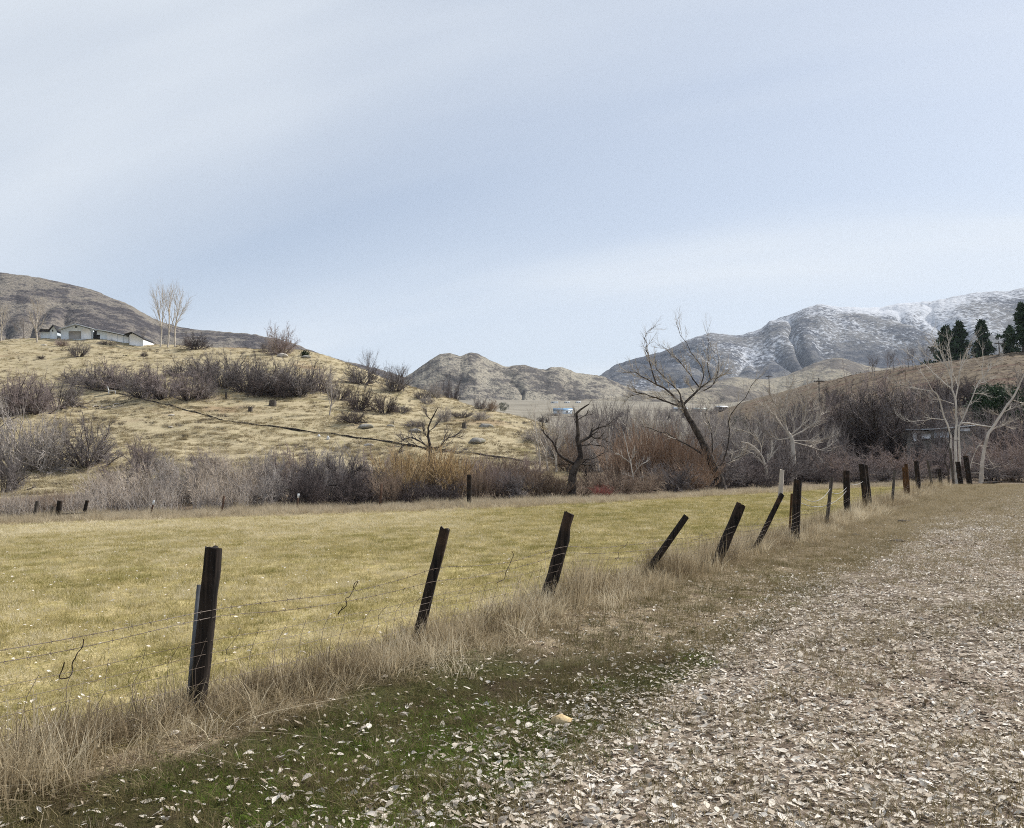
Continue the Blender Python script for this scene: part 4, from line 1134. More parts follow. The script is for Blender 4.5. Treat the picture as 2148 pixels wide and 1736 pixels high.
for q, (px, b, t, w) in enumerate([(1830, 775, 745, 30), (1870, 770, 735, 34), (1910, 765, 728, 40), (1945, 762, 725, 40)]):
    skyline_tree(px, b, t, w, 'plum', 'small bare tree, %s from the left on the ridge left of the pines' % ORD[q], 40 + q, 2, 'bare trees on the right ridge', .5)

RC = random.Random(91)
for q, px in enumerate((1150, 1205, 1245, 1285, 1318, 1352, 1392, 1440, 1478, 1522, 1560, 1600, 1640, 1682)):
    dd_ = RC.uniform(70, 98)
    sapling_base = at(px, dd_)
    skyline_tree(px, dd_, RC.uniform(838, 885), RC.uniform(60, 95), RC.choice(('grey', 'pale', 'grey', 'plum')), 'bare grey creekside tree, %s from the left in the creek bottom' % ORD[q], 70 + q, RC.choice((2, 3)), 'bare trees in the creek bottom', RC.uniform(.4, .6))
row_of([(1690, 835, 70, 175, 'dark', D_), (1660, 850, 60, 190, 'plum', D_), (1745, 810, 60, 200, 'dark', D_), (1975, 795, 70, 170, 'dark', D_), (2010, 800, 80, 160, 'dark', D_), (2045, 790, 80, 165, 'dark', D_), (2075, 850, 90, 135, 'dark', D_), (2130, 800, 70, 150, 'dark', D_),
        (2140, 835, 90, 132, 'dark', D_), (1955, 835, 80, 140, 'dark', D_), (1930, 800, 60, 175, 'plum', D_), (2165, 770, 70, 165, 'plum', D_), (1610, 862, 60, 170, 'plum', D_), (1580, 872, 60, 160, 'dark', D_)],
       'slope shrub', 'on the right hillside below the pines', 'shrubs on the right hillside')

# evergreens and the leafy dark tree
def needle_mat(name, a, b, c):
    M = Mat(name, 0.7, 0.2)
    cc = M.mix(M.rng(M.noise(1.2, 3), .35, .65), a, b)
    cc = M.mix(M.rng(M.noise(5, 2), .55, .7), cc, c)
    return M.col(cc).m
PINE = needle_mat('pine_needles', (.02, .042, .02), (.042, .076, .032), (.075, .11, .045))
JUN = needle_mat('juniper', (.02, .032, .012), (.04, .055, .02), (.07, .075, .03))
OLIVE = needle_mat('withered_leaves', (.05, .038, .028), (.085, .062, .042), (.12, .095, .055))
def cards(centres, n, size, sig, seed, up=0.3):     # clumps of leaf-sized faces
    r = np.random.default_rng(seed)
    c = np.repeat(np.asarray(centres), n, 0)
    p = c + r.normal(0, 1, c.shape) * sig
    a = r.normal(0, 1, c.shape); a[:, 2] += up
    a /= np.linalg.norm(a, axis=1, keepdims=True)
    b = np.cross(a, r.normal(0, 1, c.shape)); b /= np.linalg.norm(b, axis=1, keepdims=True) + 1e-9
    L = size * r.uniform(.5, 1.2, len(p))[:, None]
    v = np.stack([p - b * L * .22, p + a * L * .5 + b * 0.05 * L, p + b * L * .22, p + a * L], 1)
    v[:, 1] = p + a * L * .5 + b * L * .3
    v[:, 3] = p + a * L
    f = np.arange(len(p) * 4).reshape(-1, 4)[:, [0, 2, 1, 3]]
    v2 = np.stack([p - b * L * .2, p + b * L * .2, p + a * L + b * L * .12, p + a * L - b * L * .12], 1)
    return v2.reshape(-1, 3), np.arange(len(p) * 4).reshape(-1, 4)
def pine(px, base, top, width, label, seed, bare=.18, group='pines on the right ridge'):
    R = random.Random(seed)
    loc = hit(px, base, 100, 330)
    d = loc[1]
    h = P(px, top, d)[2] - loc[2]
    wid = width * d / F
    root = link('pine_tree', None, None, loc)
    g = Geo().tubes([[(0, 0, -.3), (.05, 0, h * .3), (-.03, .04, h * .65), (0, 0, h)]], [[.026 * h, .02 * h, .012 * h, .002 * h]], 7)
    link('trunk', g.mesh('trunk', BARK['bark'], True), root)
    S, cen = [], []
    for i in range(48):
        t = bare + (1 - bare) * (i + R.random()) / 48
        az = R.uniform(0, 6.283)
        L = wid * .72 * (1.04 - t) ** .8 * R.uniform(.45, 1.25) * (0.55 + .45 * min(1, (t - bare) * 5 + .3))
        q = []
        for k in range(4):
            f = k / 3
            q.append((L * f * math.cos(az), L * f * math.sin(az), h * t + L * (.22 * f * f - .1 * f)))
            if k: 
                for _ in range(3):
                    cen.append(tuple(q[-1][m] + R.gauss(0, .10 * L) for m in range(3)))
        S.append(q)
    for k in range(5):
        cen.append((R.gauss(0, .02 * wid), R.gauss(0, .02 * wid), h * (.93 + .015 * k)))
    link('branches', Geo().tubes(S, [[.02, .015, .01, .004]] * len(S), 3).mesh('branches', BARK['bark']), root)
    v, f = cards(cen, 15, .055 * h + .08, .016 * h, seed, .5)
    link('crown', mk_mesh('needles', v, f, PINE), root)
    return tag(root, label, 'pine tree', group)
pine(1985, 752, 688, 62, 'bushy pine, leftmost of the pines on the right ridge', 51, .05)
pine(2014, 750, 678, 40, 'tall pine standing close against the leftmost bushy pine', 52, .10)
pine(2060, 746, 676, 38, 'narrow single pine standing apart on the right ridge', 53, .22)
pine(2118, 738, 690, 34, 'shorter pine just left of the biggest pine at the right edge', 54, .2)
pine(2146, 738, 640, 62, 'biggest darkest pine cut by the right edge', 55, .12)
def leafy(name, px, top, w, base, mat, label, seed, n=1500, per=10, size=.28, stem=True, cat='shrub'):
    R = np.random.default_rng(seed)
    loc = at(px, base) if base < 500 else hit(px, base, 30, 700)
    d = loc[1]
    h, wd2 = P(px, top, d)[2] - loc[2], w * d / F / 2
    root = link(name, None, None, loc)
    a = R.normal(0, 1, (n, 3)); a /= np.linalg.norm(a, axis=1, keepdims=True)
    rr = R.uniform(.35, 1, n) ** .5
    lump = 0.82 + .3 * fbm(a[:, 0] * 2.2 + 7, a[:, 1] * 2.2 + a[:, 2] * 2.5, 3, seed)
    c = a * rr[:, None] * lump[:, None] * np.array((wd2, wd2, h * .48)) + np.array((0, 0, h * .53))
    c = c[(c[:, 2] > .03 * h) & (fbm(c[:, 0] / wd2 * 3, c[:, 2] / h * 6, 2, seed + 1) > -.35)]
    v, f = cards(c, per, size, size * .9, seed)
    link('crown', mk_mesh('crown', v, f, mat), root)
    if stem:
        RR = random.Random(seed)
        S = {}
        C = dict(n=[6, 5, 4], w=[.08, .14, .2], t=[.03, .04, .05], tap=[.7, .75, .8], c=[8, 6, 0], s=[.25, .15, 0], a=[.6, .6, 0], l=[.45, .5, 0], r=[.14, .05, .02])
        for i in range(7):
            az, inc = RR.uniform(0, 6.283), RR.uniform(.1, .75)
            grow(S, RR, (.3 * math.cos(az), .3 * math.sin(az), -.1), norm3(math.sin(inc) * math.cos(az), math.sin(inc) * math.sin(az), math.cos(inc)), h * .85, .14, 0, C)
        link('trunk', geo_of(S, {0}, 6).mesh('trunk', BARK['snag'], True), root)
        link('limbs', geo_of(S, {1, 2}, 3).mesh('limbs', BARK['dark']), root)
    return tag(root, label, cat)
def dense_tree(px, top, w, base, bark, label, seed, cards_n):
    R = random.Random(seed)
    loc = at(px, base)
    d = loc[1]
    h, wd2 = P(px, top, d)[2] - loc[2], w * d / F
    root = link('tree', None, None, loc)
    S = {}
    C = dict(n=[6, 5, 4], w=[.08, .14, .2], t=[.03, .04, .05], tap=[.7, .75, .8], c=[9, 7, 0], s=[.25, .15, 0], a=[.6, .6, 0], l=[.45, .5, 0], r=[.14, .05, .022])
    for i in range(8):
        az, inc = R.uniform(0, 6.283), R.uniform(.1, .8)
        grow(S, R, (.3 * math.cos(az), .3 * math.sin(az), -.1), norm3(math.sin(inc) * math.cos(az), math.sin(inc) * math.sin(az), math.cos(inc)), h * .8, .14, 0, C)
    link('trunk', geo_of(S, {0}, 6).mesh('trunk', BARK['snag'], True), root)
    lo = link('limbs', geo_of(S, {1, 2}, 3).mesh('limbs', BARK['snag']), root)
    for k in range(3):                              # overlapping masses of fine twigs make the crown
        st, tw, tz, wid = PROTO['dome'][(seed + k) % 4]
        c = link('crown', tw, root)
        omat(c, BARK[bark if k else 'dark'])
        c.rotation_euler = (0, 0, R.uniform(0, 6.283))
        c.location = (R.uniform(-.22, .22) * wd2, R.uniform(-.2, .2) * wd2, h * (.0, .12, .22)[k])
        sx = wd2 / wid * (1.1, .95, .8)[k]
        c.scale = (sx, sx, h / tz * (.85, .85, .78)[k])
    RN = np.random.default_rng(seed)
    a = RN.normal(0, 1, (cards_n, 3)); a /= np.linalg.norm(a, axis=1, keepdims=True)
    cc = a * (RN.uniform(.2, 1, cards_n) ** .5)[:, None] * np.array((wd2 * .46, wd2 * .46, h * .42)) + np.array((0, 0, h * .5))
    v, f = cards(cc, 5, .15, .12, seed)
    link('withered_leaves', mk_mesh('withered_leaves', v, f, OLIVE), root)
    return tag(root, label, 'tree')
dense_tree(1838, 795, 215, 102, 'plum', 'broad dense dark tree with withered leaves in front of the right hillside', 61, 1300)
dense_tree(1765, 818, 110, 108, 'purple', 'smaller dusky tree behind the left side of the broad dark tree', 62, 200)
row_of([(1140, 868, 30, 300, 'dark', D_), (1162, 866, 34, 420, 'dark', D_), (1205, 868, 30, 400, 'plum', D_), (1245, 862, 34, 380, 'grey', D_), (1300, 858, 34, 450, 'plum', D_), (1345, 856, 34, 420, 'grey', D_), (1395, 852, 40, 430, 'plum', D_), (1445, 850, 40, 400, 'dark', D_), (1500, 852, 40, 300, 'plum', D_), (1090, 872, 26, 330, 'plum', D_)],
       'valley shrub', 'out in the open valley', 'shrubs on the valley floor')
leafy('evergreen_shrub', 1056, 842, 28, 866, JUN, 'round green evergreen shrub at the right foot of the hill shoulder', 63, 200, 10, .35, False)
leafy('evergreen_shrub', 1545, 865, 70, 112, JUN, 'dark green evergreen shrub right of the leaning tree', 64, 420, 12, .3, False)
leafy('evergreen_shrub', 2095, 805, 130, 128, PINE, 'dark green juniper mass on the slope behind the white-barked tree', 65, 800, 12, .4, False)
leafy('evergreen_shrub', 1800, 770, 34, 782, JUN, 'flat dark green shrub on the ridge left of the small bare trees', 66, 160, 10, .45, False)
leafy('evergreen_shrub', 1765, 782, 22, 790, JUN, 'tiny dark green shrub on the ridge above the fan-shaped tree', 67, 90, 10, .4, False)
leafy('evergreen_shrub', 640, 738, 16, 747, JUN, 'small dark green shrub on the hill crest right of the reddish shrub', 68, 90, 9, .3, False)

# ------------------------------------------------------------------ the roadside fence
WOOD_DARK = wood_mat('creosoted_wood', (.006, .005, .0045), (.045, .033, .026), (.075, .045, .028))
WOOD_GREY = wood_mat('weathered_wood', (.05, .042, .036), (.14, .12, .10), (.09, .075, .065))
WOOD_BRN = wood_mat('rusty_wood', (.035, .018, .009), (.13, .065, .028), (.18, .09, .035))
WOOD_END = wood_mat('end_grain', (.02, .017, .015), (.07, .058, .048), (.11, .09, .075))
STEEL = twig_mat('galvanised_steel', (.11, .115, .125), (.21, .22, .235), 6)
STEEL.node_tree.nodes['Principled BSDF'].inputs['Metallic'].default_value = 0.5
RUST = twig_mat('rusty_steel', (.07, .04, .028), (.15, .09, .06), 8)
WIRE = twig_mat('fence_wire', (.11, .08, .06), (.25, .21, .18), 1.3)
def axis_frame(a, b):
    t = (b - a) / np.linalg.norm(b - a)
    u = np.cross(t, (0, 1, 0)); u /= np.linalg.norm(u)
    return t, u, np.cross(u, t)
def log_geo(a, b, r0, r1, seed, k=18, n=10, rough=.04, slant=0.0, split=False):
    """An irregular round timber from a to b; returns side geometry and end-grain geometry."""
    R = np.random.default_rng(seed)
    a, b = np.asarray(a, float), np.asarray(b, float)
    t, u, w = axis_frame(a, b)
    an = np.arange(k) * 2 * math.pi / k
    prof = 1 + rough * R.normal(0, 1, k)
    prof[R.integers(0, k, 2)] -= .10                # drying cracks
    L = np.linalg.norm(b - a)
    rings = []
    for i in range(n):
        f = i / (n - 1)
        r = (r0 + (r1 - r0) * f) * prof * (1 + .03 * R.normal(0, 1, k))
        if split and f > .82: r = r * np.where(np.cos(an - 3.0) > .3, .62, 1.0)
        c = a + (b - a) * f + (u * R.normal(0, .1) + w * R.normal(0, .1)) * r0 * .35 * (0 < i < n - 1)
        ring = c + np.outer(r * np.cos(an), u) + np.outer(r * np.sin(an), w)
        if i == n - 1: ring += np.outer(slant * r * np.cos(an) + R.normal(0, .006, k), t)
        rings.append(ring)
    g = Geo()
    idx = np.arange(n * k).reshape(n, k)
    q = np.stack([idx[:-1], np.roll(idx[:-1], -1, 1), np.roll(idx[1:], -1, 1), idx[1:]], -1).reshape(-1, 4)
    g.add(np.concatenate(rings), q)
    e = Geo()
    top = rings[-1]
    c = top.mean(0)
    inner = c + (top - c) * .55 - t * .008 + t * R.normal(0, .003, (k, 1))
    v = np.vstack([top + t * .0015, inner, [c - t * .012]])
    i0 = np.arange(k); i1 = np.roll(i0, -1)
    e.add(v, np.stack([i0, i1, k + i1, k + i0], -1))
    e.f[3].append(np.stack([k + i0, k + i1, np.full(k, 2 * k)], -1))
    bt = rings[0]
    g.add(np.vstack([bt, bt.mean(0)]), np.stack([i1, i0, np.full(k, k)], -1))
    return g, e
POSTS = {}
def fence_post(key, b, tp, wpx, d, label, mat=WOOD_DARK, group='posts of the roadside fence', taper=.93, seed=None, split=False, slant=.1, dy=0.0):
    base = at(b[0], d)
    top = P(tp[0], tp[1], d + dy)
    r = wpx * d / F / 2 * .92
    ax = (top - base) / np.linalg.norm(top - base)
    root = link('fence_post', None, None, base)
    g, e = log_geo(-ax * .3, top - base, r, r * taper, seed or int(b[0]), slant=slant, split=split)
    link('shaft', g.mesh('post_shaft', mat), root)
    link('end_grain', e.mesh('post_end', WOOD_END), root)
    POSTS[key] = (base, top, r)
    return tag(root, label, 'fence post', group)
def steel_post(key, b, tp, wpx, d, label, mat=STEEL, group='posts of the roadside fence', tip=None, z0=None):
    base = at(b[0], d)
    top = P(tp[0], tp[1], d)
    w = wpx * d / F / 2
    t, u, q = axis_frame(base, top)
    root = link('steel_post', None, None, base)
    a, e = -t * .25, top - base
    def bar(g, lo, hi, s0, s1, s2, s3):
        v = [p + u * x + q * y for p in (lo, hi) for x, y in ((s0, s2), (s1, s2), (s1, s3), (s0, s3))]
        g.add(v, [(0, 1, 5, 4), (1, 2, 6, 5), (2, 3, 7, 6), (3, 0, 4, 7), (4, 5, 6, 7), (3, 2, 1, 0)])
    g = Geo()
    bar(g, a, e, -w, w, -.004, .004)
    link('flange', g.mesh('flange', mat), root)
    g = Geo(); bar(g, a, e - t * .004, -.006, .006, .0045, .045)
    link('web', g.mesh('web', mat), root)
    if tip:
        g = Geo(); bar(g, e - t * tip, e + t * .004, -w * 1.1, w * 1.1, -.008, -.0045)
        link('painted_tip', g.mesh('painted_tip', WHITE), root)
    if key: POSTS[key] = (base, top, w)
    return tag(root, label, 'fence post', group)
def paint(name, a, b, rough=.6, scale=1.5):
    M = Mat(name, rough, .3)
    return M.col(M.mix(M.rng(M.noise(scale, 4), .4, .7), a, b)).m
WHITE = paint('white_paint', (.72, .73, .74), (.60, .60, .60))
fence_post(1, (430, 1505), (448, 1149), 39, 6.0, 'thick near-vertical dark post nearest the camera', taper=.95, slant=.05)
steel_post('1b', (412, 1490), (418, 1226), 10, 6.12, 'grey steel post tied against the nearest dark post')
fence_post(2, (875, 1362), (933, 1108), 25, 8.2, 'slim dark post leaning right, second from the camera', taper=.98)
fence_post(3, (1141, 1265), (1196, 1077), 31, 10.5, 'thick dark post with a split left side, third from the camera', split=True, slant=.15)
fence_post(4, (1342, 1204), (1439, 1083), 15, 13.0, 'thin dark post leaning farthest over, almost fallen')
fence_post(5, (1495, 1184), (1554, 1058), 24, 15.0, 'thick dark post leaning right, just before the white-topped post', slant=.12)
fence_post(6, (1574, 1162), (1640, 1036), 12, 17.5, 'thin leaning wooden post wired to a pale stick')
sa_, sb_ = P(1635, 1052, 17.62), P(1640, 985, 17.62)
g, e = log_geo(np.zeros(3), sb_ - sa_, .05, .045, 66, 10, 7, .08)
stick = tag(link('stick', None, None, sa_), 'pale upright stick wired to the top of the thin leaning post', 'stick')
link('shaft', g.mesh('stick', BARK['pale']), stick); link('end_grain', e.mesh('stick_end', BARK['pale']), stick)
fence_post(7, (1660, 1138), (1673, 1006), 20, 20.0, 'thick dark post beside the pale stick', slant=.15)
fence_post('7b', (1648, 1128), (1660, 1035), 5, 20.6, 'rust-brown stake close behind the thick dark post', WOOD_BRN)
fence_post(8, (1725, 1112), (1744, 1001), 8, 24.0, 'thin grey stake between two thicker dark posts', WOOD_GREY)
fence_post(9, (1770, 1092), (1775, 987), 15, 28.0, 'dark upright post left of the paired posts')
fence_post(10, (1812, 1085), (1806, 973), 14, 31.0, 'left one of two dark posts standing close together', slant=.2)
fence_post('10b', (1820, 1083), (1815, 975), 9, 31.6, 'right one of two dark posts standing close together')
fence_post(11, (1863, 1067), (1876, 986), 6, 36.0, 'thin grey stake leaning right beyond the paired dark posts', WOOD_GREY)
fence_post(12, (1899, 1049), (1900, 973), 8, 41.0, 'right one of two rust-brown posts side by side', WOOD_BRN)
fence_post('12b', (1892, 1046), (1894, 980), 6, 41.6, 'left one of two rust-brown posts side by side', WOOD_BRN)
fence_post(13, (1921, 1042), (1921, 967), 11, 47.0, 'dark upright post just beyond the rust-brown pair')
fence_post(14, (1950, 1031), (1945, 965), 6, 54.0, 'tall thin grey stake near the fence end', WOOD_GREY)
fence_post(15, (1966, 1025), (1970, 983), 9, 60.0, 'short dark post near the fence end')
fence_post(16, (1994, 1020), (1992, 940), 6, 66.0, 'slender pale pole at the foot of the white-barked tree', WOOD_GREY)
fence_post(17, (2009, 1018), (2008, 968), 11, 68.5, 'stout black corner post, left of the pair at the fence end')
fence_post(18, (2027, 1016), (2025, 956), 12, 68.0, 'stout black corner post, right of the pair at the fence end')
far = 'posts along the far edge of the field'
fence_post(None, (984, 1057), (984, 996), 11, 45.0, 'black post standing alone at the far middle edge of the field', group=far)
fence_post(None, (128, 1090), (126, 1050), 12, 40.4, 'thick dark post at the left end of the broken rail', group=far)
fence_post(None, (182, 1091), (183, 1049), 8, 40.6, 'slim dark post at the right end of the broken rail', group=far)
fence_post(None, (80, 1092), (78, 1051), 8, 41.0, 'grey post left of the broken rail', WOOD_GREY, far)
fence_post(None, (112, 1090), (111, 1062), 5, 40.8, 'thin grey stake close left of the railed posts', WOOD_GREY, far)
ra, rb = P(129, 1077, 40.2), P(182, 1075.5, 40.4)
g, e = log_geo(ra, rb, .045, .04, 5, 10, 6)
rail = link('fence_rail', g.mesh('rail', WOOD_GREY)); link('end_grain', e.mesh('rail_end', WOOD_END), rail)
tag(rail, 'grey rail nailed between two dark posts at the left field edge', 'fence rail')
steel_post(None, (470, 1082), (470, 1040), 4, 43.0, 'thin brown steel post left of the dark brush', RUST, far)
steel_post(None, (322, 1090), (323, 1049), 4, 42.0, 'thin steel post with a white tip in the tan weeds', RUST, far, tip=.22)
steel_post(None, (626, 1070), (626, 1035), 4, 43.5, 'thin steel post with a white tip against the dark brush', RUST, far, tip=.22)
steel_post(None, (799, 1062), (800, 1014), 5, 44.5, 'thin rusty steel post left of the yellow-orange willow', RUST, far)

# strands of wire
order = [1, 2, 3, 4, 5, 6, 7, 8, 9, 10, 11, 12, 13, 14, 15, 17]
RW = random.Random(77)
def strand(h, seed, last, sag):
    R = random.Random(seed)
    pts = []
    y0 = 2.6
    pts.append(np.array((float(xf(y0)), y0, gz(float(xf(y0)), y0) + h)))
    for k in order:
        if k == last: break
        b, t, r = POSTS[k]
        L = np.linalg.norm(t - b)
        f = min((h + R.uniform(-.03, .03)) / L, .93)
        p = b + (t - b) * f
        p = p + np.array((.85, -.5, 0)) * (r + .004) * np.array((1, 1, 0)) * .9
        q = pts[-1]
        for m in (.25, .5, .75):
            s = q + (p - q) * m
            s[2] -= sag * (1 - (2 * m - 1) ** 2) * R.uniform(.6, 1.3)
            s[1] += R.uniform(-.015, .015)
            pts.append(s)
        pts.append(p)
    return np.array(pts)
def wire_geo(pts, r, barbs=None, n=6, seed=1):
    g = Geo()
    s = spline(pts, len(pts) * n)
    g.tubes(s[None], np.full((1, len(s)), r), 4)
    if barbs:
        R = np.random.default_rng(seed)
        L = np.concatenate([[0], np.cumsum(np.linalg.norm(np.diff(s, axis=0), axis=1))])
        at_ = np.arange(.05, min(L[-1], 26), barbs)
        c = np.stack([np.interp(at_, L, s[:, i]) for i in range(3)], -1)
        dv = R.normal(0, 1, c.shape); dv /= np.linalg.norm(dv, axis=1, keepdims=True)
        for sg in (0, 1):
            dd = dv if sg == 0 else np.cross(dv, (.5, .86, 0))
            g.tubes(np.stack([c - dd * .014, c, c + dd * .014], 1), np.full((len(c), 3), r * .8), 3)
    return g
for h, sd, last, sag, nm in ((.735, 1, None, .05, 'upper strand of barbed wire strung along the leaning fence posts'), (.635, 2, None, .045, 'lower strand of barbed wire strung along the leaning fence posts')):
    o = link('barbed_wire', wire_geo(strand(h, sd, last, sag), .0022, .13, 6, sd).mesh('barbed_wire', WIRE))
    tag(o, nm, 'wire', 'barbed wire strands')
mesh_root = link('woven_wire', None, None, (float(xf(6)), 6.0, gz(float(xf(6)), 6.0)))
o0 = np.array(mesh_root.location)
STR = [strand(h, 10 + i, 8, .02) for i, h in enumerate((.50, .42, .335, .235, .13))]
for s_ in STR:
    link('line_wire', wire_geo(s_ - o0, .0016, None, 6).mesh('line_wire', WIRE), mesh_root)
gs = Geo()
dense = [spline(s_, 700) for s_ in STR]
ylist = np.arange(2.8, 19.5, .205)
for yv in ylist:
    p = []
    for k, s_ in enumerate(dense):
        j = np.argmin(np.abs(s_[:, 1] - (yv + (4 - k) * .012)))
        p.append(s_[j] + np.array((RW.gauss(0, .006), 0, 0)))
    p[0] = p[0] + np.array((RW.gauss(.02, .015), 0, .03))
    p.append(p[-1] + np.array((0, 0, -.15)))
    gs.tubes(np.array(p)[None] - o0, np.full((1, 6), .0017), 4)
link('stay_wires', gs.mesh('stay_wires', WIRE), mesh_root)
tag(mesh_root, 'rusty woven wire mesh half hidden in the tall grass along the fence', 'wire')
WIRE_DK = twig_mat('dark_twisted_wire', (.02, .014, .012), (.05, .032, .026), 9)
for cf, pts, lb in ((c5, [(450, 727), (430, 770), (412, 800), (388, 826), (384, 860), (370, 905), (362, 930), (330, 936), (334, 890), (350, 848)], 'bent loop of dark wire hanging left of the nearest post'),
                    (c10, [(1290, 420), (1305, 380), (1326, 378), (1300, 440), (1262, 490), (1240, 498), (1226, 550), (1200, 600), (1186, 616), (1205, 560)], 'bent loop of dark wire between the first and second posts'),
                    (c6, [(890, 288), (900, 310), (890, 345), (868, 375), (855, 400), (852, 428), (838, 438), (812, 456)], 'bent dark wire stay between the second and third posts'),
                    (c6, [(1470, 236), (1494, 238), (1480, 262), (1450, 285), (1452, 318), (1430, 328), (1458, 330)], 'bent dark wire stay left of the almost fallen post'),
                    (c8, [(130, 525), (105, 560), (65, 575), (50, 610), (30, 630)], 'bent dark wire stay right of the almost fallen post'),
                    (c8, [(490, 430), (455, 470), (435, 490), (430, 530), (470, 545)], 'bent dark wire stay left of the thin leaning post')):
    w = [on_fence(*cf(*q)) + np.array((RW.gauss(0, .01), RW.gauss(0, .012), 0)) for q in pts]
    o = link('wire_stay', wire_geo(np.array(w), .0034, None, 5).mesh('wire_stay', WIRE_DK))
    tag(o, lb, 'wire', 'twisted wire stays on the fence')
WIRE_PALE = twig_mat('pale_wire', (.30, .29, .28), (.42, .41, .39), 2)
for q, (h0, a, b_, s_) in enumerate(((1.15, 7, 8, .28), (1.05, 8, 9, .12), (1.2, 9, 10, .1), (.95, 7, 9, .3))):
    A, B = POSTS[a], POSTS[b_]
    pa, pb = A[0] + (A[1] - A[0]) * min(h0 / np.linalg.norm(A[1] - A[0]), .93), B[0] + (B[1] - B[0]) * min(h0 / np.linalg.norm(B[1] - B[0]), .93)
    pts = np.array([pa + (pb - pa) * t - np.array((0, 0, s_ * 4 * t * (1 - t))) for t in np.linspace(0, 1, 9)])
    o = link('loose_wire', wire_geo(pts, .008, None, 3).mesh('loose_wire', WIRE_PALE))
    tag(o, 'pale slack wire sagging between leaning posts, %s from the left' % ORD[q], 'wire', 'slack wires beyond the pale stick')

# ------------------------------------------------------------------ buildings
BLUEW = paint('blue_and_shaded_white_siding', (.66, .73, .79), (.72, .78, .83), .5, .4)  # on the long white shed, this blue is shade painted into the colour
WHITEW = paint('white_siding', (.86, .87, .88), (.80, .82, .84), .5, .4)
GREYD = paint('grey_door', (.30, .29, .28), (.38, .37, .35), .7, .6)
DARKO = paint('dark_opening', (.008, .008, .01), (.02, .02, .02))
ROOFM = paint('metal_roof', (.46, .50, .54), (.55, .58, .61), .45, .5)
ROOFD = paint('dark_roof', (.035, .035, .04), (.07, .07, .07), .8, .8)
BLUER = paint('blue_roof', (.10, .22, .36), (.16, .29, .43), .4, .3)
GLASS = paint('window_glass', (.02, .025, .03), (.05, .06, .07), .15)
def facade(cf, d):
    def pt(x, y):
        q = P(*cf(x, y), d)
        return q[0], q[2]
    return pt
def wall_poly(parent, name, pt, poly, y0, y1, mat, o, label=None):
    w = [pt(*q) for q in poly]
    g = Geo().prism([(x - o[0], z - o[2]) for x, z in w], y0 - o[1], y1 - o[1])
    ob = link(name, g.mesh(name, mat), parent)
    if label: ob['label'] = label
    return ob
def roof_edge(parent, name, pt, line, th, y0, y1, mat, o):
    w = [np.array(pt(*q)) for q in line]
    lo = [(x - o[0], z - o[2] + .02) for x, z in w]
    hi = [(x - o[0], z - o[2] + th) for x, z in w]
    v = [(x, y, z) for y in (y0 - o[1], y1 - o[1]) for x, z in lo + hi]
    n = len(w)
    g = Geo()
    fs = []
    for i in range(n - 1):
        a, b, c, dd = i, i + 1, n + i + 1, n + i
        m = 2 * n
        fs += [(a, b, c, dd), (a + m, dd + m, c + m, b + m), (dd, c, c + m, dd + m), (a, a + m, b + m, b)]
    fs += [(0, n, 3 * n, 2 * n), (n - 1, 3 * n - 1, 4 * n - 1, 2 * n - 1)]
    return link(name, g.add(v, fs).mesh(name, mat), parent)
def bld(name, px, d, label):
    x, y, z = at(px, d)
    o = np.array((x, y, z))
    return tag(link(name, None, None, o), label, 'building'), o
pt = facade(c7, 192)
b1, o1 = bld('house', 102, 192, 'small blue-white house with dark roof behind the pale tree')
wall_poly(b1, 'wall', pt, [(675, 800), (675, 685), (730, 622), (775, 690), (775, 800)], 192, 198, BLUEW, o1)
roof_edge(b1, 'roof', pt, [(662, 690), (730, 614), (788, 700)], .13, 191.6, 198.3, ROOFD, o1)
wall_poly(b1, 'wing_wall', pt, [(530, 800), (530, 690), (674, 690), (674, 800)], 192.6, 197, BLUEW, o1)
wall_poly(b1, 'wing_roof', pt, [(518, 694), (540, 662), (674, 662), (674, 694)], 192.2, 197.3, ROOFD, o1)
w_ = wall_poly(b1, 'window', pt, [(708, 698), (708, 672), (724, 672), (724, 698)], 191.96, 192.1, GLASS, o1)
pt = facade(c7, 191)
b2, o2 = bld('barn', 214, 191, 'white gabled barn with grey door and round-topped white door panel')
wall_poly(b2, 'wall', pt, [(825, 820), (825, 676), (1035, 612), (1265, 672), (1265, 830)], 191, 205, BLUEW, o2)
roof_edge(b2, 'roof', pt, [(812, 676), (1035, 606), (1278, 670)], .22, 190.5, 205.5, ROOFM, o2)
wall_poly(b2, 'door', pt, [(935, 800), (935, 692), (1100, 692), (1100, 800)], 190.93, 191.05, GREYD, o2, 'grey sliding door')
wall_poly(b2, 'door', pt, [(1106, 800), (1106, 672), (1135, 660), (1180, 656), (1215, 668), (1238, 700), (1246, 740), (1246, 800)], 190.9, 191.05, WHITEW, o2, 'white door panel with rounded top')
wall_poly(b2, 'window', pt, [(1022, 645), (1022, 625), (1050, 625), (1050, 645)], 190.95, 191.05, GLASS, o2)
b3, o3 = bld('shed', 235, 190, 'long low white shed with roof falling to the right of the barn')
pt = facade(c7, 190)
wall_poly(b3, 'wall', pt, [(1316, 830), (1316, 684), (1454, 708), (1454, 830)], 190, 195, BLUEW, o3)  # left half: bluish shade put into the colour of the white wall
wall_poly(b3, 'wall', pt, [(1456, 840), (1456, 708), (1755, 772), (1755, 870)], 189.8, 194.8, WHITEW, o3, 'bright white right half of the wall')  # right half: whiter colour stands in for sunlight on the wall
roof_edge(b3, 'roof', pt, [(1262, 672), (1455, 700), (1765, 768)], .18, 189.4, 195.4, ROOFM, o3)
wall_poly(b3, 'opening', pt, [(1270, 820), (1270, 678), (1313, 684), (1313, 820)], 190.3, 194, DARKO, o3)
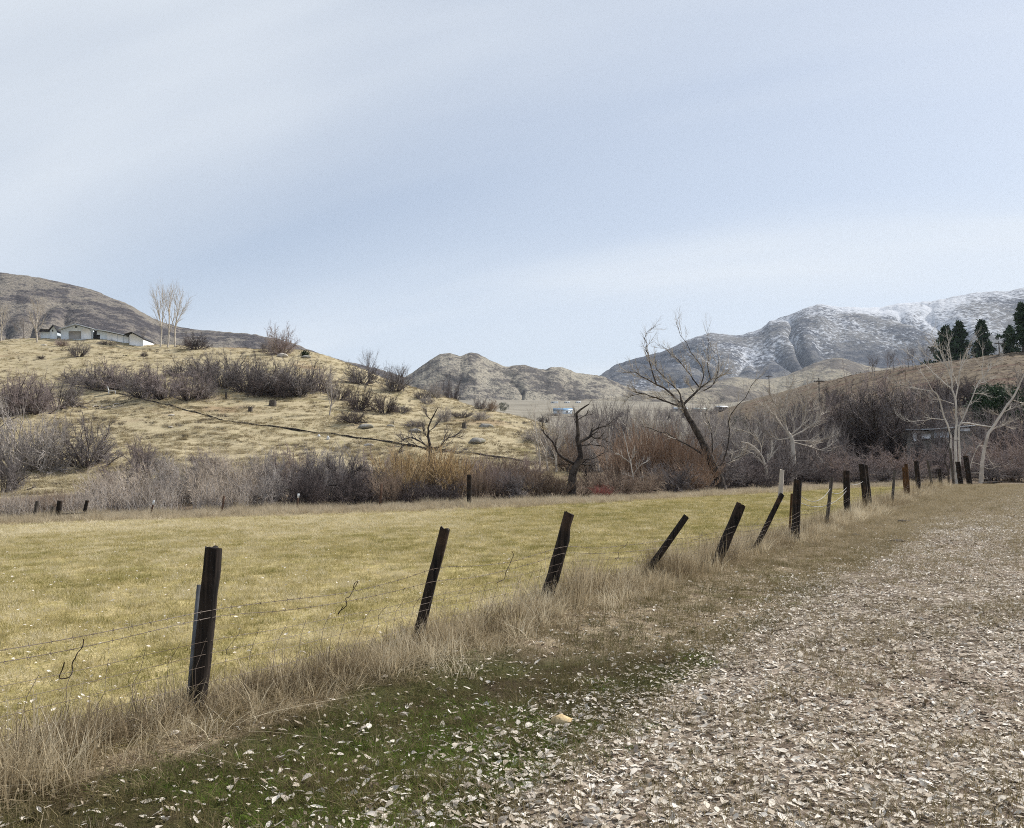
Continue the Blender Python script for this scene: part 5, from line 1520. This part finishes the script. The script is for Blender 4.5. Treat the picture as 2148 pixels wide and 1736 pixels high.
wall_poly(b3, 'opening', pt, [(1316, 800), (1316, 742), (1358, 742), (1358, 800)], 189.94, 190.1, DARKO, o3)
for xx_ in (1525, 1600, 1680):
    wall_poly(b3, 'batten', pt, [(xx_, 845), (xx_, 722 + (xx_ - 1456) * .2), (xx_ + 3, 722 + (xx_ - 1456) * .2), (xx_ + 3, 845)], 189.74, 189.82, BLUEW, o3)
pt = facade(c7, 188)
b4, o4 = bld('shed', 285, 188, 'small white gable-ended shed with dark roof edge at the right end')
wall_poly(b4, 'wall', pt, [(1757, 910), (1757, 742), (1800, 722), (1945, 800), (1945, 920)], 188, 194, WHITEW, o4)
roof_edge(b4, 'roof', pt, [(1690, 742), (1795, 712), (1955, 800)], .14, 187.6, 194.4, ROOFD, o4)
def small_house(px, d, wpx, hpx, dep, wallm, roofm, label, name='house', chim=False):
    x, y, z = at(px, d)
    w, h = wpx * d / F, hpx * d / F
    r = tag(link(name, None, None, (x, y, z)), label, 'building')
    eh = h * .55
    link('wall', Geo().box((-w / 2, 0, -1.5), (w / 2, dep, eh)).mesh('wall', wallm), r)
    g = Geo()
    v = [(-w / 2 - .4, -.5, eh), (w / 2 + .4, -.5, eh), (w / 2 + .4, dep / 2, h), (-w / 2 - .4, dep / 2, h), (-w / 2 - .4, dep + .5, eh), (w / 2 + .4, dep + .5, eh)]
    v2 = [(a, b, c + .15) for a, b, c in v]
    g.add(v + v2, [(6, 7, 8, 9), (9, 8, 11, 10), (0, 3, 2, 1), (3, 4, 5, 2), (0, 1, 7, 6), (5, 4, 10, 11), (0, 6, 9, 3), (3, 9, 10, 4), (1, 2, 8, 7), (2, 5, 11, 8)])
    link('roof', g.mesh('roof', roofm), r)
    for k in (-.28, .22):
        link('window', Geo().box((w * k - .6, -.06, eh * .4), (w * k + .6, .02, eh * .8)).mesh('window', GLASS), r)
    return r
small_house(1181, 500, 38, 13, 9, BLUEW, BLUER, 'barn with bright blue roof standing alone in the middle of the valley', 'barn')
small_house(1163, 1000, 14, 4, 12, WHITEW, BLUER, 'far farm building, leftmost on the valley floor below the middle hill')
small_house(1190, 1010, 10, 4, 12, WHITEW, ROOFM, 'far white farm building, middle one below the middle hill')
small_house(1213, 1020, 9, 4, 12, WHITEW, ROOFM, 'far white farm building, rightmost one below the middle hill')
small_house(1428, 640, 28, 10, 10, GREYD, ROOFM, 'grey house seen through the left branches of the leaning tree')
small_house(1470, 620, 28, 10, 10, GREYD, paint('pale_green_roof', (.42, .46, .42), (.5, .53, .48)), 'house with a pale green roof seen behind the leaning tree')
small_house(1516, 330, 18, 8, 6, GREYD, WHITEW, 'small white shed right of the leaning tree on the slope', 'shed')
# pale house half hidden by the brush on the right
hd = 99.0
pt = facade(c9, hd)
hb, ho = bld('house', 1970, hd, 'pale low house half hidden in the brush behind the white-barked tree')
SID = paint('faded_siding', (.36, .34, .30), (.46, .44, .40), .7, .8)
wall_poly(hb, 'wall', pt, [(350, 1180), (350, 705), (1195, 705), (1195, 1180)], hd, hd + 5.5, SID, ho)
roof_edge(hb, 'roof', pt, [(335, 695), (680, 688), (1210, 640)], .12, hd - .5, hd + 6, ROOFM, ho)
for x0, x1, y0, y1, m_, nm, lb in ((420, 475, 705, 835, WHITEW, 'door', 'white door'), (540, 660, 745, 800, WHITEW, 'panel', 'white panel'), (700, 890, 712, 795, BLUEW, 'panel', 'pale blue-white panel'),
                                   (490, 530, 730, 790, GLASS, 'window', None), (930, 1000, 720, 790, GLASS, 'window', None), (1040, 1170, 662, 704, WHITEW, 'fascia', 'pale strip under the roof')):
    wall_poly(hb, nm, pt, [(x0, y1), (x0, y0), (x1, y0), (x1, y1)], hd - .07, hd + .02, m_, ho, lb)

# ------------------------------------------------------------------ utility poles
def pole(px, top, d, label, arm=1.2):
    b = at(px, d)
    h = P(px, top, d)[2] - b[2]
    r = tag(link('utility_pole', None, None, b), label, 'utility pole', 'utility poles')
    link('shaft', Geo().tubes([[(0, 0, -.4), (.02, 0, h * .5), (0, 0, h)]], [[.17, .15, .11]], 8, True).mesh('shaft', WOOD_GREY), r)
    ca = link('crossarm', Geo().box((-arm, -.22, h - .75), (arm, -.11, h - .55)).mesh('crossarm', WOOD_GREY), r)
    for x in (-arm * .9, -arm * .4, arm * .4, arm * .9):
        link('insulator', Geo().tubes([[(x, -.16, h - .55), (x, -.16, h - .47), (x, -.16, h - .38)]], [[.04, .07, .03]], 6, True).mesh('insulator', GREYD), ca)
pole(1614, 786, 300, 'distant utility pole on the saddle left of the right hillside')
pole(1719, 792, 150, 'utility pole rising left of the broad dark tree', .9)
pole(2101, 715, 218, 'utility pole with crossarm between the two groups of pines')

# ------------------------------------------------------------------ stones, stumps and litter on the hill and verge
def stone_mat(name, a, b, c):
    M = Mat(name, .9, .2)
    cc = M.mix(M.rng(M.noise(6, 4), .35, .65), a, b)
    M.col(M.mix(M.rng(M.noise(2, 2), .55, .7), cc, c))
    M.bump(M.noise(12, 4), .6, .03)
    return M.m
GREYS = stone_mat('grey_stone', (.20, .19, .17), (.34, .32, .29), (.26, .25, .19))
PALES = stone_mat('pale_stone', (.42, .38, .33), (.56, .52, .46), (.36, .33, .28))
YEL = stone_mat('yellow_stone', (.52, .38, .20), (.66, .52, .32), (.42, .30, .16))
DIRT = stone_mat('dark_soil', (.025, .02, .017), (.06, .048, .038), (.09, .07, .05))
def stone(name, loc, sx, sy, sz, mat, label, seed, cat='rock', group=None, sink=.3, sub=3):
    import bmesh
    bm = bmesh.new()
    bmesh.ops.create_icosphere(bm, subdivisions=sub, radius=1)
    v = np.array([q.co[:] for q in bm.verts])
    n = 1 + .45 * fbm(v[:, 0] * 1.2 + seed, v[:, 1] * 1.2 + v[:, 2] * .9, 3, seed) + .16 * fbm(v[:, 0] * 3 + v[:, 2] * 2, v[:, 1] * 3 + seed, 2, seed + 2)
    v = v * n[:, None]
    v[:, 2] = np.where(v[:, 2] > 0, v[:, 2], v[:, 2] * .5)
    f = np.array([[q.index for q in p.verts] for p in bm.faces])
    bm.free()
    o = link(name, mk_mesh(name, v * np.array((sx, sy, sz)), f, mat), None, (loc[0], loc[1], loc[2] + sz * (.4 - sink)))
    return tag(o, label, cat, group)
stone('rock', hit(1177, 1521), .08, .06, .065, YEL, 'yellowish rock on the leaf-strewn verge in the foreground', 3, sub=1)
for q, (px, row, w, m_, lb) in enumerate(((767, 897, 15, GREYS, 'flat grey rock below the dark shrubs on the hill'), (999, 928, 19, GREYS, 'broad mossy rock at the right foot of the hill'), (819, 895, 9, GREYS, 'small dark rock on the hill right of the flat grey rock'),
                                        (590, 748, 12, PALES, 'pale boulder on the crest beneath the reddish shrub'), (772, 935, 9, PALES, 'low pale rock under the dark pipe'), (1018, 897, 15, GREYS, 'grey rock on the lower right shoulder of the hill'),
                                        (245, 848, 6, PALES, 'pale rock right of the brush pile'), (360, 872, 7, PALES, 'pale rock below the pipe on the left hillside'), (358, 896, 5, PALES, 'small pale rock on the open left slope'), (92, 725, 5, PALES, 'pale rock on the crest below the pale tree'),
                                        (720, 752, 12, GREYS, 'grey rock outcrop on the crest of the hill shoulder'), (745, 760, 10, GREYS, 'grey crest rock right of the rock outcrop'), (640, 750, 10, GREYS, 'rock on the crest right of the pale boulder'), (872, 905, 12, GREYS, 'low grey rock among scrub behind the dark spreading tree'))):
    l_ = hit(px, row, 40, 250)
    s_ = w * l_[1] / F
    stone('rock', l_, s_, s_ * .8, s_ * .5, m_, lb, 20 + q, group='rocks on the left hillside')
for q, (px, row, w, lb) in enumerate(((1795, 1124, 11, 'dark clod of turned soil on the verge below the paired posts'), (1879, 1137, 15, 'dark clod of turned soil beside the track'), (1898, 1095, 14, 'low grassy mound on the verge below the rust-brown posts'))):
    l_ = hit(px, row)
    s_ = w * l_[1] / F
    stone('soil_mound', l_, s_, s_, s_ * .35, DIRT, lb, 60 + q, 'mound')
def stump(px, row, w, h, label):
    l_ = hit(px, row, 40, 250)
    s_ = l_[1] / F
    g, e = log_geo((0, 0, -.2), (0, 0, h * s_), w * s_ * .55, w * s_ * .45, px, 12, 5, .1)
    r = tag(link('tree_stump', None, None, l_), label, 'stump', 'stumps on the left hillside')
    link('shaft', g.mesh('stump', WOOD_GREY), r); link('end_grain', e.mesh('stump_end', WOOD_END), r)
stump(572, 852, 15, 12, 'square dark stump below the upper thicket')
stump(474, 836, 5, 14, 'thin dark stump right of the lower thicket')
stump(525, 862, 9, 8, 'small dark stump on the open slope above the pipe')
stump(973, 898, 9, 12, 'dark stump on the right shoulder of the hill')
# white log on the verge, dark log by the thicket
def log(px0, r0, px1, r1, d, rad_, mat, label, end=None):
    a, b = P(px0, r0, d), P(px1, r1, d)
    a[2] = max(a[2], gz(a[0], a[1]) + rad_ * .6); b[2] = max(b[2], gz(b[0], b[1]) + rad_ * .6)
    g, e = log_geo(np.zeros(3), b - a, rad_, rad_ * .7, int(px0), 12, 9, .1)
    r = tag(link('log', None, None, a), label, 'log')
    link('shaft', g.mesh('log', mat), r); link('end_grain', e.mesh('log_end', end or WOOD_END), r)
log(1834, 1071, 1876, 1065, 34.5, .06, BARK['white'], 'bleached white log lying on the verge behind the paired posts')
log(2062, 1022, 2100, 1010, 70, .12, WOOD_DARK, 'dark fallen log under the brambles right of the fence end')
a_, b_ = c8(430, 190), c8(505, 245)
log(a_[0], a_[1], b_[0], b_[1], 66, .13, BARK['white'], 'broken limb with bare white wood at the thicket foot', BARK['white'])
a_, b_ = c8(300, 270), c8(600, 190)
log(a_[0], a_[1], b_[0], b_[1], 66.5, .16, BARK['snag'], 'dark fallen trunk behind the broken white limb')
# dark pipe along the hillside
pp_ = np.array([hit(*q, 40, 260) for q in ((150, 806), (190, 816), (230, 823), (265, 830), (300, 838), (335, 846), (370, 855), (405, 864), (440, 874), (470, 883), (515, 889), (560, 894), (620, 902), (680, 910), (740, 918), (800, 926), (860, 936), (910, 943), (960, 949), (1010, 955), (1060, 962), (1110, 971))])
s_ = spline(pp_, 260)
s_[:, 2] = ground(s_[:, 0], s_[:, 1]) + .06
PIPE = paint('black_pipe', (.02, .016, .014), (.055, .042, .035), .8, 3)
o = link('irrigation_pipe', Geo().tubes(s_[None], (.085 + .06 * fbm(np.arange(260) * .3, np.zeros(260), 2, 3))[None], 7, True).mesh('irrigation_pipe', PIPE, True))
tag(o, 'long dark pipe running down across the left hillside', 'pipe')
# two white blocks beside the pipe
for cx_, cy_, w, h, lb in ((560, 945, 14, 22, 'white lump, left of two beside the pipe'), (636, 968, 11, 34, 'upright white lump, right of two beside the pipe')):
    l_ = hit(*c2(cx_, cy_), 40, 200)
    k_ = l_[1] / F * .2525
    stone('white_block', l_, w * k_, w * k_ * .8, h * k_ * .75, WHITE, lb, int(cx_), 'block', 'white blocks beside the pipe', .1)
# white chair in front of the lower thicket
l_ = hit(*c1(730, 838), 40, 200)
ch = tag(link('chair', None, None, l_), 'white garden chair left out in front of the lower thicket', 'chair')
ch.rotation_euler = (0, 0, .5)
link('seat', Geo().box((-.45, -.4, .38), (.5, .4, .46)).mesh('seat', WHITE), ch)
link('backrest', Geo().prism([(-.45, .462), (-.33, .462), (-.52, 1.1), (-.62, 1.1)], -.4, .4).mesh('backrest', WHITE), ch)
for x in (-.42, .44):
    for y in (-.37, .33):
        link('leg', Geo().box((x - .03, y - .03, -.1), (x + .05, y + .05, .378)).mesh('leg', WHITE), ch)
# brush pile
l_ = hit(190, 858, 40, 200)
bp = tag(link('brush_pile', None, None, l_), 'heap of grey branches on the slope below the lower thicket', 'brush pile')
for k in range(26):
    a = np.array((RW.uniform(-3.2, 3.2), RW.uniform(-.8, .8), RW.uniform(.05, .35)))
    dv = np.array((RW.uniform(-1, 1), RW.uniform(-.5, .5), RW.uniform(-.15, .25))) * RW.uniform(.8, 1.6)
    a[2] += gz(l_[0] + a[0], l_[1] + a[1]) - l_[2]
    link('branch', Geo().tubes([[a, a + dv * .5 + np.array((0, .05, .08)), a + dv]], [[.07, .055, .03]], 5, True).mesh('branch', BARK['grey' if k % 3 else 'snag']), bp)

# the largest single leaves in the foreground
LM = Mat('single_leaf', .75, .2)
lc_ = LM.mix(LM.n('ShaderNodeObjectInfo').outputs['Random'], (.40, .34, .28), (.66, .61, .55))
LM.col(lc_); LM.thin(lc_, .15)
SL = [leaf_mesh('leaf', 800 + i, LM.m) for i in range(8)]
cnt = 0
rl = np.random.default_rng(44)
while cnt < 300:
    y = rl.uniform(3.7, 6.9)
    p = rl.uniform(.75, 3.4)
    x = float(xf(y)) + p / .86
    if abs(x) > .585 * y or rl.random() > .25 + .75 * float(ss(.6, 2.4, p)) * (fbm(np.array([x * .8]), np.array([y * .8]), 2, 6)[0] > -.25):
        continue
    o = link('fallen_leaf', SL[cnt % 8], None, (x, y, gz(x, y) + .016))
    s = rl.uniform(.042, .07)
    o.scale = (s, s * rl.uniform(.8, 1.1), s * rl.uniform(.6, 1.2))
    o.rotation_euler = (rl.normal(0, .3), rl.normal(0, .3), rl.uniform(0, 6.283))
    tag(o, 'pale dry leaf lying singly on the green swale in the foreground', 'leaf', 'single pale leaves in the foreground')
    cnt += 1

# ------------------------------------------------------------------ the air between here and the mountains
HZ = bpy.data.materials.new('haze')
HZ.use_nodes = True
ht = HZ.node_tree
ht.nodes.clear()
hv, hout = ht.nodes.new('ShaderNodeVolumePrincipled'), ht.nodes.new('ShaderNodeOutputMaterial')
hv.inputs['Color'].default_value = (.72, .83, 1.0, 1)
hv.inputs['Density'].default_value = 0.00004
hv.inputs['Anisotropy'].default_value = 0.2
ht.links.new(hv.outputs[0], hout.inputs['Volume'])
o = link('haze', Geo().box((-6500, -2800, -60), (6500, 5900, 1150)).mesh('haze', HZ))
tag(o, 'thin bluish haze in front of the far mountains', kind='stuff')
